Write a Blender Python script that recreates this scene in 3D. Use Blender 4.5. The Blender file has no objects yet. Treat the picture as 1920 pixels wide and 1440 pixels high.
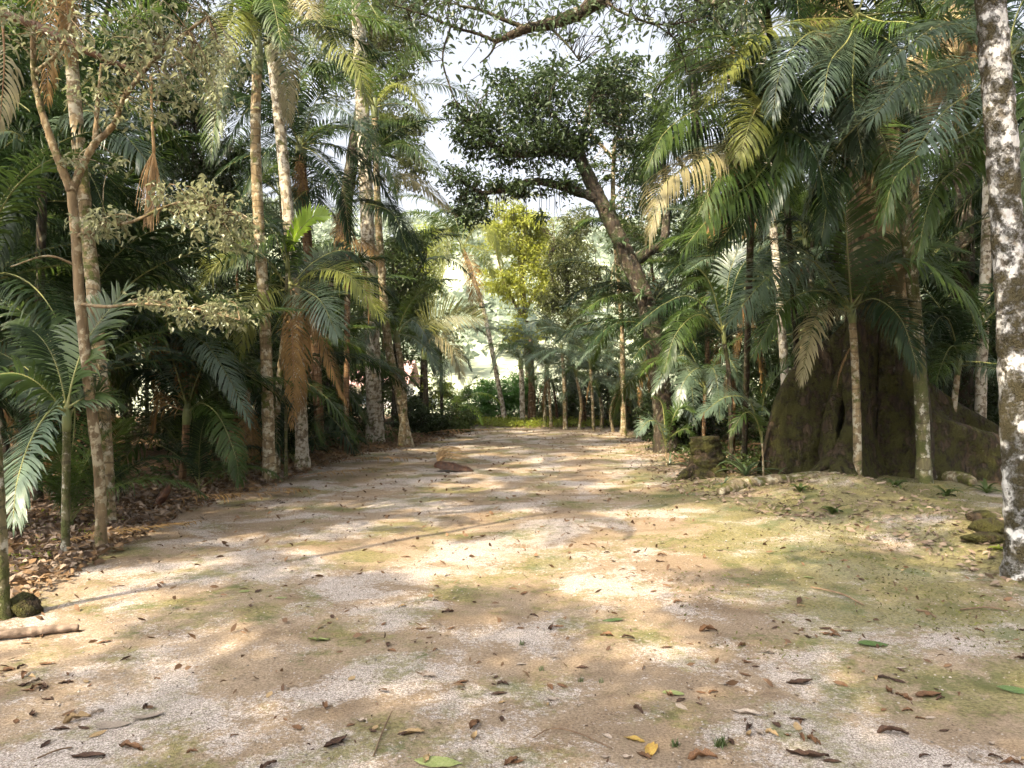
import bpy, math, random
import numpy as np
from mathutils import Vector
R = math.radians
scene = bpy.context.scene
C = scene.collection

# ------------------------------------------------------------------ camera, sky, sun, exposure
FP, CAMH = 1442.0, 1.6                     # focal length in photo pixels, eye height
cd = bpy.data.cameras.new('camera'); cam = bpy.data.objects.new('camera', cd); C.objects.link(cam)
cd.sensor_width = 36.0; cd.lens = 36.0 * FP / 1920.0; cd.clip_start = 0.05; cd.clip_end = 3000
cam.location = (0, 0, CAMH); cam.rotation_euler = (R(90), 0, 0)
scene.camera = cam

SUN_EL, SUN_AZ = R(47), R(48)              # azimuth: behind the camera plane, on the left
to_sun = Vector((-math.cos(SUN_EL) * math.cos(SUN_AZ), -math.cos(SUN_EL) * math.sin(SUN_AZ), math.sin(SUN_EL)))
w = bpy.data.worlds.new('World'); scene.world = w; w.use_nodes = True
nt = w.node_tree; bg = nt.nodes['Background']
sky = nt.nodes.new('ShaderNodeTexSky'); sky.sky_type = 'NISHITA'; sky.sun_disc = False
sky.sun_elevation = SUN_EL; sky.sun_rotation = math.atan2(to_sun.x, to_sun.y)
sky.air_density = 0.8; sky.dust_density = 8.0; sky.ozone_density = 1.0
hs = nt.nodes.new('ShaderNodeHueSaturation'); hs.inputs['Saturation'].default_value = .34; hs.inputs['Value'].default_value = 1.25
nt.links.new(sky.outputs[0], hs.inputs['Color']); nt.links.new(hs.outputs[0], bg.inputs[0]); bg.inputs[1].default_value = 0.15
sd = bpy.data.lights.new('sun', 'SUN'); sun = bpy.data.objects.new('sun', sd); C.objects.link(sun)
sd.energy = 5.0; sd.angle = R(0.55); sd.color = (1.0, 0.84, 0.58)
sun.rotation_euler = (-to_sun).to_track_quat('-Z', 'Y').to_euler()
vs = scene.view_settings
vs.view_transform = 'Standard'; vs.look = 'None'; vs.gamma = 1; vs.use_curve_mapping = False
vs.exposure = 1.45
scene.cycles.use_denoising = True
scene.cycles.use_adaptive_sampling = True; scene.cycles.adaptive_threshold = .03
scene.cycles.max_bounces = 5; scene.cycles.diffuse_bounces = 3; scene.cycles.glossy_bounces = 2
scene.cycles.transmission_bounces = 4; scene.cycles.transparent_max_bounces = 4
scene.cycles.sample_clamp_indirect = 6

# ------------------------------------------------------------------ helpers
def P(px, py, d):
    return np.array([(px - 960) / FP * d, d, CAMH - (py - 720) / FP * d])
def dist_ground(py):
    return CAMH * FP / (py - 720)

def _hash(ix, iy, s):
    n = (ix * 374761393 + iy * 668265263 + s * 982451653) & 0xffffffff
    n = ((n ^ (n >> 13)) * 1274126177) & 0xffffffff
    return ((n ^ (n >> 16)) & 0xffff) / 65535.0
def vnoise(x, y, s=0):
    x = np.asarray(x, float); y = np.asarray(y, float)
    ix = np.floor(x).astype(np.int64); iy = np.floor(y).astype(np.int64)
    fx = x - ix; fy = y - iy; fx = fx * fx * (3 - 2 * fx); fy = fy * fy * (3 - 2 * fy)
    a = _hash(ix, iy, s); b = _hash(ix + 1, iy, s); c = _hash(ix, iy + 1, s); d = _hash(ix + 1, iy + 1, s)
    return (a + (b - a) * fx) * (1 - fy) + (c + (d - c) * fx) * fy - 0.5
def sstep(a, b, x):
    t = np.clip((np.asarray(x, float) - a) / (b - a), 0, 1); return t * t * (3 - 2 * t)

LE = np.array([(-6, -4.6), (0, -4.1), (5, -3.7), (7, -3.95), (9.6, -4.35), (12.5, -3.95), (17, -3.7), (19.5, -2.7), (24, -2.0), (28, -1.5), (31, -1.2)])
RE = np.array([(-6, 5.2), (0, 5.0), (6.4, 4.3), (9, 3.3), (11, 2.75), (16, 3.15), (23, 3.7), (28, 4.6), (31, 5.0)])
def outside(x, y):                          # metres outside the clearing (negative inside)
    l = np.interp(y, LE[:, 0], LE[:, 1]); r = np.interp(y, RE[:, 0], RE[:, 1])
    return np.maximum(np.maximum(l - x, x - r), y - 28.6)
def gz(x, y):
    x = np.asarray(x, float); y = np.asarray(y, float)
    near = sstep(45, 25, y)
    z = 0.05 * vnoise(x * .5, y * .5, 1) + 0.022 * vnoise(x * 1.7, y * 1.7, 2) + 0.012 * vnoise(x * 5, y * 5, 3)
    o = outside(x, y)
    z = z + 0.12 * sstep(-0.2, 0.8, o) * (0.6 + vnoise(x * .9, y * .9, 7)) * near
    z = z + 0.10 * sstep(1.0, 3.2, x) * sstep(5.5, 8.5, y) * sstep(16, 12, y)
    z = z + 0.16 * np.exp(-(((x - 4.4) / .55) ** 2 + ((y - 10.2) / .5) ** 2))
    hill = sstep(42, 190, y) * 52 * (0.75 + 0.5 * vnoise(x * .02, y * .02, 5)) + sstep(50, 130, y) * 2.0 * vnoise(x * .07, y * .07, 9)
    return z * near + hill
def gpt(x, y, dz=0.0):
    return np.array([x, y, float(gz(x, y)) + dz])
def ground_at(px, py):
    d = dist_ground(py)
    for _ in range(4):
        x = (px - 960) / FP * d
        d = (CAMH - float(gz(x, d))) * FP / (py - 720)
    return gpt((px - 960) / FP * d, d)

class MB:
    def __init__(s): s.V = []; s.Q = []; s.T = []; s.n = 0
    def add(s, v, q=None, t=None, m=0):
        v = np.asarray(v, float).reshape(-1, 3)
        if q is not None and len(q): q = np.asarray(q, np.int64).reshape(-1, 4) + s.n; s.Q.append((q, m))
        if t is not None and len(t): t = np.asarray(t, np.int64).reshape(-1, 3) + s.n; s.T.append((t, m))
        s.V.append(v); s.n += len(v); return s
    def mesh(s, name, mats, smooth=True):
        V = np.concatenate(s.V); me = bpy.data.meshes.new(name)
        loops = []; starts = []; mi = []; pos = 0
        for arr, k in ((s.Q, 4), (s.T, 3)):
            for a, m in arr:
                loops.append(a.ravel()); starts.append(pos + np.arange(len(a)) * k); mi.append(np.full(len(a), m)); pos += a.size
        loops = np.concatenate(loops).astype(np.int32); starts = np.concatenate(starts).astype(np.int32); mi = np.concatenate(mi).astype(np.int32)
        me.vertices.add(len(V)); me.vertices.foreach_set('co', V.astype(np.float32).ravel())
        me.loops.add(len(loops)); me.loops.foreach_set('vertex_index', loops)
        me.polygons.add(len(starts)); me.polygons.foreach_set('loop_start', starts)
        for m in (mats if isinstance(mats, (list, tuple)) else [mats]): me.materials.append(m)
        me.polygons.foreach_set('material_index', mi)
        me.polygons.foreach_set('use_smooth', np.full(len(starts), smooth))
        me.update(calc_edges=True); me.validate()
        return me
    def build(s, name, mats, parent=None, smooth=True):
        o = bpy.data.objects.new(name, s.mesh(name, mats, smooth)); C.objects.link(o)
        if parent is not None: o.parent = parent
        return o
def tag(o, label=None, cat=None, group=None, kind=None):
    if label: o['label'] = label
    if cat: o['category'] = cat
    if group: o['group'] = group
    if kind: o['kind'] = kind
    return o
def empty(name, loc, label, cat, group=None):
    o = bpy.data.objects.new(name, None); C.objects.link(o); o.location = tuple(loc); o.empty_display_size = .2
    return tag(o, label, cat, group)
def link_copy(src, parent, loc=(0, 0, 0), rot=(0, 0, 0), sc=1.0):
    o = src.copy(); C.objects.link(o); o.parent = parent; o.location = tuple(loc); o.rotation_euler = rot
    o.scale = (sc, sc, sc) if not hasattr(sc, '__len__') else sc
    return o
def mesh_obj(name, me, parent=None, loc=(0, 0, 0), rot=(0, 0, 0), sc=1.0):
    o = bpy.data.objects.new(name, me); C.objects.link(o); o.parent = parent; o.location = tuple(loc); o.rotation_euler = rot
    o.scale = (sc, sc, sc) if not hasattr(sc, '__len__') else sc
    return o
def unit(v):
    v = np.asarray(v, float); return v / np.maximum(np.linalg.norm(v, axis=-1, keepdims=True), 1e-9)
def catmull(pts, n):
    p = np.asarray(pts, float)
    if len(p) == 2:
        t = np.linspace(0, 1, n)[:, None]; return p[0] * (1 - t) + p[1] * t
    e = np.vstack([2 * p[0] - p[1], p, 2 * p[-1] - p[-2]])
    u = np.linspace(0, len(p) - 1, n); i = np.minimum(u.astype(int), len(p) - 2); f = (u - i)[:, None]
    a, b, c, d = e[i], e[i + 1], e[i + 2], e[i + 3]
    return 0.5 * (2 * b + (c - a) * f + (2 * a - 5 * b + 4 * c - d) * f ** 2 + (3 * b - a - 3 * c + d) * f ** 3)
def tube(pts, r, sides=8, n=None, rough=0.0, seed=0, ring=0.0, ringgap=.1, cap=True):
    pts = np.asarray(pts, float); n = n or max(4, 4 * (len(pts) - 1) + 1)
    c = catmull(pts, n); r = np.asarray(r, float)
    rr = np.interp(np.linspace(0, 1, n), np.linspace(0, 1, len(r)), r) if r.ndim else np.full(n, float(r))
    T = unit(np.gradient(c, axis=0))
    ref = np.array([0, 1., 0]) if abs(T[0][1]) < .9 else np.array([1., 0, 0])
    S = np.zeros_like(c); s = unit(ref - T[0] * ref.dot(T[0]))
    for i in range(n):
        s = unit(s - T[i] * s.dot(T[i])); S[i] = s
    B = np.cross(T, S)
    th = np.arange(sides) / sides * 2 * math.pi
    rad = np.repeat(rr[:, None], sides, 1)
    if rough:
        rg = np.random.default_rng(seed)
        a = rg.normal(0, 1, (n, sides)); a = (a + np.roll(a, 1, 1) + np.roll(a, -1, 1)) / 1.7
        rad = rad * (1 + rough * a)
    if ring:
        L = np.concatenate([[0], np.cumsum(np.linalg.norm(np.diff(c, axis=0), axis=1))])
        rad = rad * (1 + ring * (np.abs(((L / ringgap) % 1) - .5) < .22)[:, None])
    v = c[:, None, :] + rad[:, :, None] * (np.cos(th)[None, :, None] * S[:, None, :] + np.sin(th)[None, :, None] * B[:, None, :])
    i = np.arange(n - 1)[:, None] * sides; j = np.arange(sides)[None, :]; k = (j + 1) % sides
    q = np.stack([i + j, i + k, i + sides + k, i + sides + j], -1).reshape(-1, 4)
    v = v.reshape(-1, 3); t = []
    if cap:
        v = np.vstack([v, c[0], c[-1]]); a, b = n * sides, n * sides + 1; jj = np.arange(sides); kk = (jj + 1) % sides
        t = np.vstack([np.stack([np.full(sides, a), kk, jj], -1), np.stack([np.full(sides, b), (n - 1) * sides + jj, (n - 1) * sides + kk], -1)])
    return v, q, t

# ------------------------------------------------------------------ materials
def newmat(name):
    m = bpy.data.materials.new(name); m.use_nodes = True; t = m.node_tree
    for n in list(t.nodes): t.nodes.remove(n)
    out = t.nodes.new('ShaderNodeOutputMaterial'); b = t.nodes.new('ShaderNodeBsdfPrincipled')
    t.links.new(b.outputs[0], out.inputs[0]); return m, t, b, out
def nd(t, typ, **kw):
    n = t.nodes.new('ShaderNode' + typ)
    for k, v in kw.items():
        if k.startswith('i_'): n.inputs[k[2:].replace('_', ' ')].default_value = v
        else: setattr(n, k, v)
    return n
def mixc(t, fac, a, b, mode='MIX'):
    n = t.nodes.new('ShaderNodeMix'); n.data_type = 'RGBA'; n.blend_type = mode
    for sock, val in ((n.inputs[0], fac), (n.inputs[6], a), (n.inputs[7], b)):
        if isinstance(val, (int, float)): sock.default_value = val
        elif isinstance(val, tuple): sock.default_value = (*val, 1) if len(val) == 3 else val
        else: t.links.new(val, sock)
    return n.outputs[2]
def math_(t, op, a, b=0.0, c=None, clamp=False):
    n = t.nodes.new('ShaderNodeMath'); n.operation = op; n.use_clamp = clamp
    for s, v in zip(n.inputs, (a, b, c)):
        if v is None: continue
        if isinstance(v, (int, float)): s.default_value = v
        else: t.links.new(v, s)
    return n.outputs[0]
def ramp(t, fac, lo, hi):
    n = t.nodes.new('ShaderNodeMapRange'); n.interpolation_type = 'SMOOTHSTEP'
    t.links.new(fac, n.inputs[0]); n.inputs[1].default_value = lo; n.inputs[2].default_value = hi
    return n.outputs[0]
def noise(t, vec, scale, detail=3.0, rough=.55, dist=0.0):
    n = nd(t, 'TexNoise'); n.inputs['Scale'].default_value = scale; n.inputs['Detail'].default_value = detail
    n.inputs['Roughness'].default_value = rough; n.inputs['Distortion'].default_value = dist
    if vec is not None: t.links.new(vec, n.inputs['Vector'])
    return n.outputs[0]
def bump(t, b, h, strength, distance=.02):
    n = nd(t, 'Bump'); n.inputs['Strength'].default_value = strength; n.inputs['Distance'].default_value = distance
    t.links.new(h, n.inputs['Height']); t.links.new(n.outputs[0], b.inputs['Normal'])

def leaf_mat(name, c1, c2, c3=None, rough=.42, trans=.3, spec=.5, tcol=None):
    m, t, b, out = newmat(name)
    g = nd(t, 'NewGeometry'); oi = nd(t, 'ObjectInfo')
    col = mixc(t, g.outputs['Random Per Island'], c1, c2)
    if c3: col = mixc(t, math_(t, 'MULTIPLY', oi.outputs['Random'], .75), col, c3)
    tc = nd(t, 'TexCoord'); nz = noise(t, tc.outputs['Object'], 3.0, 2.0)
    col = mixc(t, math_(t, 'MULTIPLY', ramp(t, nz, .35, .7), .35), col, tuple(x * 1.5 for x in c2))
    t.links.new(col, b.inputs['Base Color'])
    b.inputs['Roughness'].default_value = rough; b.inputs['Specular IOR Level'].default_value = spec
    tr = nd(t, 'BsdfTranslucent'); mx = nd(t, 'MixShader'); mx.inputs[0].default_value = trans
    tcx = mixc(t, .6, col, tcol or tuple(min(1, x * 2.2) for x in c2))
    t.links.new(tcx, tr.inputs[0])
    t.links.new(b.outputs[0], mx.inputs[1]); t.links.new(tr.outputs[0], mx.inputs[2]); t.links.new(mx.outputs[0], out.inputs[0])
    return m
def bark_mat(name, base, dark, lichen, lich_amt=.5, moss=None, moss_amt=.45, ringgap=0.0, lscale=9.0, bumps=.6, soft=.06):
    m, t, b, out = newmat(name)
    tc = nd(t, 'TexCoord'); oi = nd(t, 'ObjectInfo')
    va = nd(t, 'VectorMath', operation='ADD'); t.links.new(tc.outputs['Object'], va.inputs[0])
    cmb = nd(t, 'CombineXYZ'); t.links.new(math_(t, 'MULTIPLY', oi.outputs['Random'], 30.0), cmb.inputs[0]); t.links.new(cmb.outputs[0], va.inputs[1])
    vec = va.outputs[0]
    st = nd(t, 'Mapping'); st.inputs['Scale'].default_value = (1, 1, .25); t.links.new(vec, st.inputs[0])
    n1 = noise(t, st.outputs[0], 16.0, 4.0)
    col = mixc(t, ramp(t, n1, .35, .65), dark, base)
    sep = nd(t, 'SeparateXYZ'); t.links.new(vec, sep.inputs[0])
    h = n1
    if ringgap:
        ph = math_(t, 'ADD', math_(t, 'DIVIDE', sep.outputs[2], ringgap), math_(t, 'MULTIPLY', noise(t, vec, 3.0, 2.0), 1.6))
        fr = math_(t, 'FRACT', ph); rg = math_(t, 'LESS_THAN', fr, .17)
        col = mixc(t, math_(t, 'MULTIPLY', rg, .65), col, tuple(x * .6 for x in dark)); h = math_(t, 'SUBTRACT', n1, math_(t, 'MULTIPLY', rg, .5))
    l1 = noise(t, vec, lscale, 5.0, .65)
    col = mixc(t, ramp(t, l1, .60 - lich_amt * .22 - soft * .5, .60 - lich_amt * .22 + soft), col, lichen)
    if moss:
        m1 = noise(t, vec, lscale * .55, 6.0, .72)
        mk = ramp(t, m1, .62 - moss_amt * .25 - soft * .5, .62 - moss_amt * .25 + soft)
        mc = mixc(t, noise(t, vec, 60.0, 2.0), tuple(x * .5 for x in moss), tuple(x * 1.5 for x in moss))
        col = mixc(t, mk, col, mc); h = math_(t, 'ADD', h, math_(t, 'MULTIPLY', mk, noise(t, vec, 70.0, 3.0)))
    t.links.new(col, b.inputs['Base Color']); b.inputs['Roughness'].default_value = .85; b.inputs['Specular IOR Level'].default_value = .25
    bump(t, b, h, bumps, .03)
    return m
def plain_mat(name, c1, c2, rough=.8, scale=8.0, bumps=.3, spec=.3):
    m, t, b, out = newmat(name); tc = nd(t, 'TexCoord'); oi = nd(t, 'ObjectInfo')
    n1 = noise(t, tc.outputs['Object'], scale, 4.0)
    col = mixc(t, ramp(t, n1, .3, .7), c1, c2)
    col = mixc(t, math_(t, 'MULTIPLY', oi.outputs['Random'], .5), col, tuple(x * .55 for x in c1))
    t.links.new(col, b.inputs['Base Color']); b.inputs['Roughness'].default_value = rough; b.inputs['Specular IOR Level'].default_value = spec
    bump(t, b, n1, bumps, .02); return m

M = {}
M['frond'] = leaf_mat('frond_green', (.022, .048, .009), (.062, .096, .018), (.030, .054, .013), rough=.42, trans=.32, spec=.35)
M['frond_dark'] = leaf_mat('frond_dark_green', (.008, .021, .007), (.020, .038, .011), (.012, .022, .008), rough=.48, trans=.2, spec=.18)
M['frond_blue'] = leaf_mat('frond_grey_green', (.050, .085, .050), (.100, .140, .090), (.07, .10, .06), rough=.35, trans=.25, spec=.5)
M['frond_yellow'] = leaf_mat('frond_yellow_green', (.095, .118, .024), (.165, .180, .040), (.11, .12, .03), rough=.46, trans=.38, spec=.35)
M['frond_fan'] = leaf_mat('frond_fan', (.06, .07, .018), (.12, .125, .035), None, rough=.46, trans=.4, spec=.35)
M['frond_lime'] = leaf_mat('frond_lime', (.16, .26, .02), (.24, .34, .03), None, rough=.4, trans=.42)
M['frond_tan'] = leaf_mat('frond_tan', (.15, .135, .07), (.24, .21, .105), None, rough=.6, trans=.25)
M['frond_dead'] = leaf_mat('frond_dead', (.13, .08, .03), (.29, .185, .07), (.15, .09, .04), rough=.75, trans=.15, spec=.2)
M['rachis'] = plain_mat('rachis_green', (.16, .17, .05), (.22, .22, .08), .5, 6)
M['rachis_dead'] = plain_mat('rachis_dead', (.22, .12, .06), (.34, .2, .1), .7, 6)
M['shaft'] = plain_mat('crownshaft_green', (.12, .15, .05), (.19, .2, .08), .45, 5)
M['shaft_dead'] = plain_mat('sheath_brown', (.035, .016, .009), (.13, .058, .026), .6, 22, .8)
M['fibre'] = plain_mat('dry_fibre', (.34, .22, .11), (.48, .33, .17), .8, 9)
M['bark_pale'] = bark_mat('bark_pale', (.30, .25, .17), (.14, .11, .075), (.46, .42, .34), .55, (.10, .10, .03), .15, .16)
M['bark_tan'] = bark_mat('bark_tan', (.30, .23, .13), (.15, .11, .06), (.42, .38, .28), .3, (.10, .11, .03), .25, .13)
M['bark_brown'] = bark_mat('bark_brown', (.20, .12, .06), (.09, .05, .025), (.32, .26, .18), .1, None, 0, .11)
M['bark_green'] = bark_mat('bark_green', (.15, .135, .07), (.085, .072, .04), (.40, .38, .31), .2, (.075, .082, .026), .5, .14)
M['bark_dark'] = bark_mat('bark_dark', (.055, .040, .026), (.022, .016, .011), (.16, .15, .11), .1, (.035, .038, .014), .4)
M['bark_twig'] = bark_mat('bark_twig', (.20, .145, .08), (.11, .08, .045), (.32, .28, .19), .3, (.09, .085, .03), .25)
M['bark_lichen'] = bark_mat('bark_lichen', (.27, .24, .19), (.12, .10, .075), (.46, .45, .43), .85, (.072, .060, .028), .58, 0, 11.0, 1.8, .09)
M['bark_mossy'] = bark_mat('bark_mossy', (.065, .044, .024), (.022, .015, .009), (.30, .27, .2), -.42, (.080, .076, .018), .62, 0, 8.0, 2.0, .10)
M['bark_giant'] = bark_mat('bark_giant', (.23, .165, .075), (.095, .066, .034), (.34, .28, .16), .2, (.07, .062, .02), .35, 0, 5.0, 1.2)
M['bark_root'] = bark_mat('bark_root', (.26, .21, .13), (.13, .10, .06), (.36, .33, .24), .25, (.12, .12, .03), .4, 0, 8.0, .8)
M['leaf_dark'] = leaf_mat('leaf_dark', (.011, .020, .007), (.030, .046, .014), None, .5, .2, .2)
M['leaf_epi'] = leaf_mat('leaf_epi', (.014, .027, .010), (.045, .068, .022), None, .42, .28, .35)
M['leaf_mid'] = leaf_mat('leaf_mid', (.024, .044, .011), (.062, .088, .021), None, .45, .3, .35)
M['leaf_olive'] = leaf_mat('leaf_olive', (.045, .06, .016), (.11, .12, .035), None, .42, .3)
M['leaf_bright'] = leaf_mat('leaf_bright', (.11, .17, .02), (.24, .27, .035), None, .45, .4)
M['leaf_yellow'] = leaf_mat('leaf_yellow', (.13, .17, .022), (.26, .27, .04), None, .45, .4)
M['leaf_pale'] = leaf_mat('leaf_pale', (.075, .09, .038), (.24, .25, .14), None, .40, .3, .5)
M['leaf_over'] = leaf_mat('leaf_over', (.04, .065, .03), (.08, .115, .05), None, .35, .3)
M['leaf_hedge'] = leaf_mat('leaf_hedge', (.035, .10, .02), (.08, .19, .03), None, .4, .3)
M['strap'] = leaf_mat('strap_leaf', (.03, .06, .025), (.09, .13, .06), None, .32, .15)
M['far_leaf'] = leaf_mat('far_leaf', (.13, .17, .13), (.28, .32, .24), None, .6, .3)  # pale bluish green: distance haze put into the leaf colour
M['litter'] = leaf_mat('litter', (.05, .03, .018), (.20, .125, .065), None, .75, .1, .2)
M['litter_grey'] = leaf_mat('litter_grey', (.07, .045, .032), (.25, .19, .14), None, .75, .05, .2)
M['scrap'] = leaf_mat('scrap', (.05, .028, .018), (.15, .09, .05), None, .75, .05, .2)
M['dl_dark'] = plain_mat('dead_leaf_dark', (.035, .018, .011), (.085, .045, .026), .7, 25)
M['dl_brown'] = plain_mat('dead_leaf_brown', (.09, .045, .022), (.20, .105, .05), .65, 25)
M['dl_grey'] = plain_mat('dead_leaf_grey', (.24, .19, .15), (.42, .35, .28), .7, 25)
M['dl_tan'] = plain_mat('dead_leaf_tan', (.27, .18, .09), (.42, .30, .15), .65, 25)
M['dl_yellow'] = plain_mat('fallen_leaf_yellow', (.40, .30, .07), (.30, .14, .04), .5, 18)
M['dl_green'] = plain_mat('fallen_leaf_green', (.19, .23, .07), (.27, .29, .12), .45, 14)
M['dl_deep'] = plain_mat('fallen_leaf_deep_green', (.06, .10, .03), (.10, .15, .05), .4, 14)
M['twig'] = plain_mat('dry_twig', (.12, .075, .045), (.22, .15, .09), .8, 20)
M['wood'] = plain_mat('dry_wood', (.10, .07, .05), (.27, .20, .15), .8, 18, .8)

def ground_mat():
    m, t, b, out = newmat('sandy_ground')
    g = nd(t, 'NewGeometry'); p = g.outputs['Position']
    af = nd(t, 'Attribute', attribute_name='forest'); am = nd(t, 'Attribute', attribute_name='moss'); ag = nd(t, 'Attribute', attribute_name='pasture')
    # slow variation of the packed sand
    n0 = noise(t, p, .55, 5.0, .6); n1 = noise(t, p, 2.3, 5.0, .6)
    sand = mixc(t, ramp(t, n0, .35, .65), (.235, .18, .125), (.32, .255, .185))
    sand = mixc(t, ramp(t, n1, .45, .72), sand, (.18, .13, .085))
    # pale grit patches
    gp = math_(t, 'ADD', noise(t, p, .95, 6.0, .62, .4), math_(t, 'MULTIPLY', math_(t, 'SUBTRACT', noise(t, p, 30.0, 6.0, .8), .5), .5))
    gm = ramp(t, gp, .49, .56)
    fine = noise(t, p, 130.0, 3.0, .7)
    vo = nd(t, 'TexVoronoi'); vo.inputs['Scale'].default_value = 95.0; t.links.new(p, vo.inputs['Vector'])
    grit = mixc(t, ramp(t, fine, .40, .58), (.20, .17, .145), (.58, .535, .50))
    col = mixc(t, math_(t, 'MULTIPLY', gm, .85), sand, grit)
    # grains everywhere
    gr = ramp(t, noise(t, p, 75.0, 4.0, .75), .30, .68)
    col = mixc(t, .75, col, mixc(t, gr, (.34, .30, .28), (1.25, 1.22, 1.2)), 'MULTIPLY')
    # moss film
    mp = math_(t, 'ADD', noise(t, p, 1.15, 6.0, .62, .3), math_(t, 'MULTIPLY', am.outputs['Fac'], .16))
    mp = math_(t, 'ADD', mp, math_(t, 'MULTIPLY', math_(t, 'SUBTRACT', noise(t, p, 20.0, 5.0, .7), .5), .42))
    mm = ramp(t, mp, .485, .64)
    mcol = mixc(t, ramp(t, noise(t, p, 45.0, 4.0, .7), .32, .68), (.075, .066, .024), (.22, .205, .085))
    mcol = mixc(t, ramp(t, noise(t, p, 3.0, 3.0), .5, .68), mcol, (.07, .088, .022))
    col = mixc(t, math_(t, 'MULTIPLY', mm, .8), col, mcol)
    # forest floor
    fl = mixc(t, ramp(t, noise(t, p, 9.0, 5.0, .7), .35, .65), (.045, .028, .016), (.17, .105, .055))
    fk = ramp(t, math_(t, 'ADD', af.outputs['Fac'], math_(t, 'MULTIPLY', math_(t, 'SUBTRACT', noise(t, p, 5.0, 5.0, .7), .5), .8)), .35, .7)
    col = mixc(t, fk, col, fl)
    pc = mixc(t, ramp(t, noise(t, p, .25, 6.0, .7), .35, .65), (.22, .25, .17), (.38, .40, .30))  # pasture greyed and paled, with distance haze put into its colour
    col = mixc(t, ag.outputs['Fac'], col, pc)
    t.links.new(col, b.inputs['Base Color']); b.inputs['Roughness'].default_value = .95; b.inputs['Specular IOR Level'].default_value = .15
    h = math_(t, 'ADD', math_(t, 'MULTIPLY', gr, .6), math_(t, 'MULTIPLY', noise(t, p, 22.0, 5.0, .7), 1.2))
    h = math_(t, 'ADD', h, math_(t, 'MULTIPLY', mm, .5))
    bump(t, b, h, .55, .012)
    return m
M['ground'] = ground_mat()

# ------------------------------------------------------------------ ground: forest floor, path, hillside
def build_ground():
    def axis(parts):
        out = []
        for a, b, s in parts: out.append(np.arange(a, b - 1e-6, s))
        return np.concatenate(out + [[parts[-1][1]]])
    xs = axis([(-900, -300, 60), (-300, -60, 10), (-60, -14, 2.0), (-14, -6, .25), (-6, 7, .07), (7, 14, .25), (14, 60, 2.0), (60, 300, 10), (300, 900, 60)])
    ys = axis([(-300, -30, 30), (-30, -4, 2.0), (-4, 2, .3), (2, 14, .07), (14, 32, .14), (32, 60, 1.0), (60, 260, 5.0), (260, 1500, 60)])
    X, Y = np.meshgrid(xs, ys); nx, ny = len(xs), len(ys)
    Z = gz(X, Y); Z = np.where(Y > 262, np.maximum(Z - (Y - 262) * .04, 0), Z)
    V = np.stack([X, Y, Z], -1).reshape(-1, 3)
    i = np.arange(ny - 1)[:, None] * nx + np.arange(nx - 1)[None, :]
    q = np.stack([i, i + 1, i + nx + 1, i + nx], -1).reshape(-1, 4)
    cx, cy = V[q].mean(1)[:, 0], V[q].mean(1)[:, 1]
    inside = (outside(cx, cy) < 0.05 + .5 * vnoise(cx * 1.5, cy * 1.5, 11)) & (cy > -6)
    for nm, sel in (('path', inside & (cy <= 40)), ('ground', ~inside & (cy <= 40)), ('hill', cy > 40)):
        qq = q[sel]; used, inv = np.unique(qq, return_inverse=True)
        o = MB().add(V[used], inv.reshape(-1, 4)).build(nm, M['ground']); o['kind'] = 'structure'
        x, y = V[used][:, 0], V[used][:, 1]; me = o.data
        fo = sstep(-.35, .7, outside(x, y)) * sstep(70, 45, y)
        # the mossy shelf at the right is open ground, not leaf litter
        shelf = sstep(1.2, 3.0, x) * sstep(4.0, 6.5, y) * sstep(14, 10.5, y) * sstep(8, 6, x)
        mo = np.clip(shelf + .35 * sstep(1.0, 3.0, x) * sstep(24, 12, y) + .45 * sstep(-1, 1.5, outside(x, y)) * (x > 0), 0, 1)
        for an, arr in (('forest', np.clip(fo - shelf * .8, 0, 1)), ('moss', mo), ('pasture', sstep(36, 46, y))):
            a = me.attributes.new(an, 'FLOAT', 'POINT'); a.data.foreach_set('value', arr.astype(np.float32))
build_ground()

# ------------------------------------------------------------------ foliage generators
def leaf_cloud(mb, c, size, rng, droop=.5, aspect=.42, flat=.6, detail=False, m=0, dirs=None):
    n = len(c); c = np.asarray(c, float)
    d = rng.normal(0, 1, (n, 3)); d[:, 2] = d[:, 2] * .5 - droop
    if dirs is not None: d = d * .6 + dirs
    d = unit(d)
    nn = rng.normal(0, 1, (n, 3)); nn[:, 2] = np.abs(nn[:, 2]) + flat * 2
    s = unit(np.cross(nn, d)); nn = np.cross(d, s)
    L = (size * rng.uniform(.6, 1.35, n))[:, None]; W = L * aspect * rng.uniform(.8, 1.2, n)[:, None]
    fold = W * rng.uniform(.05, .45, n)[:, None]
    if not detail:
        V = np.stack([c, c + d * L * .45 + s * W * .5 + nn * fold, c + d * L - nn * L * .12, c + d * L * .45 - s * W * .5 + nn * fold], 1)
        i = np.arange(n)[:, None] * 4
        T = np.concatenate([i + [[0, 1, 2]], i + [[0, 2, 3]]])
    else:
        V = np.stack([c, c + d * L * .3 + s * W * .46 + nn * fold, c + d * L * .68 + s * W * .36 + nn * (fold - L * .03), c + d * L - nn * L * .16,
                      c + d * L * .68 - s * W * .36 + nn * (fold - L * .03), c + d * L * .3 - s * W * .46 + nn * fold, c + d * L * .5 - nn * L * .02], 1)
        i = np.arange(n)[:, None] * 7
        T = np.concatenate([i + [[0, 1, 6]], i + [[1, 2, 6]], i + [[2, 3, 6]], i + [[3, 4, 6]], i + [[4, 5, 6]], i + [[5, 0, 6]]])
    mb.add(V.reshape(-1, 3), None, T, m)
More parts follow.
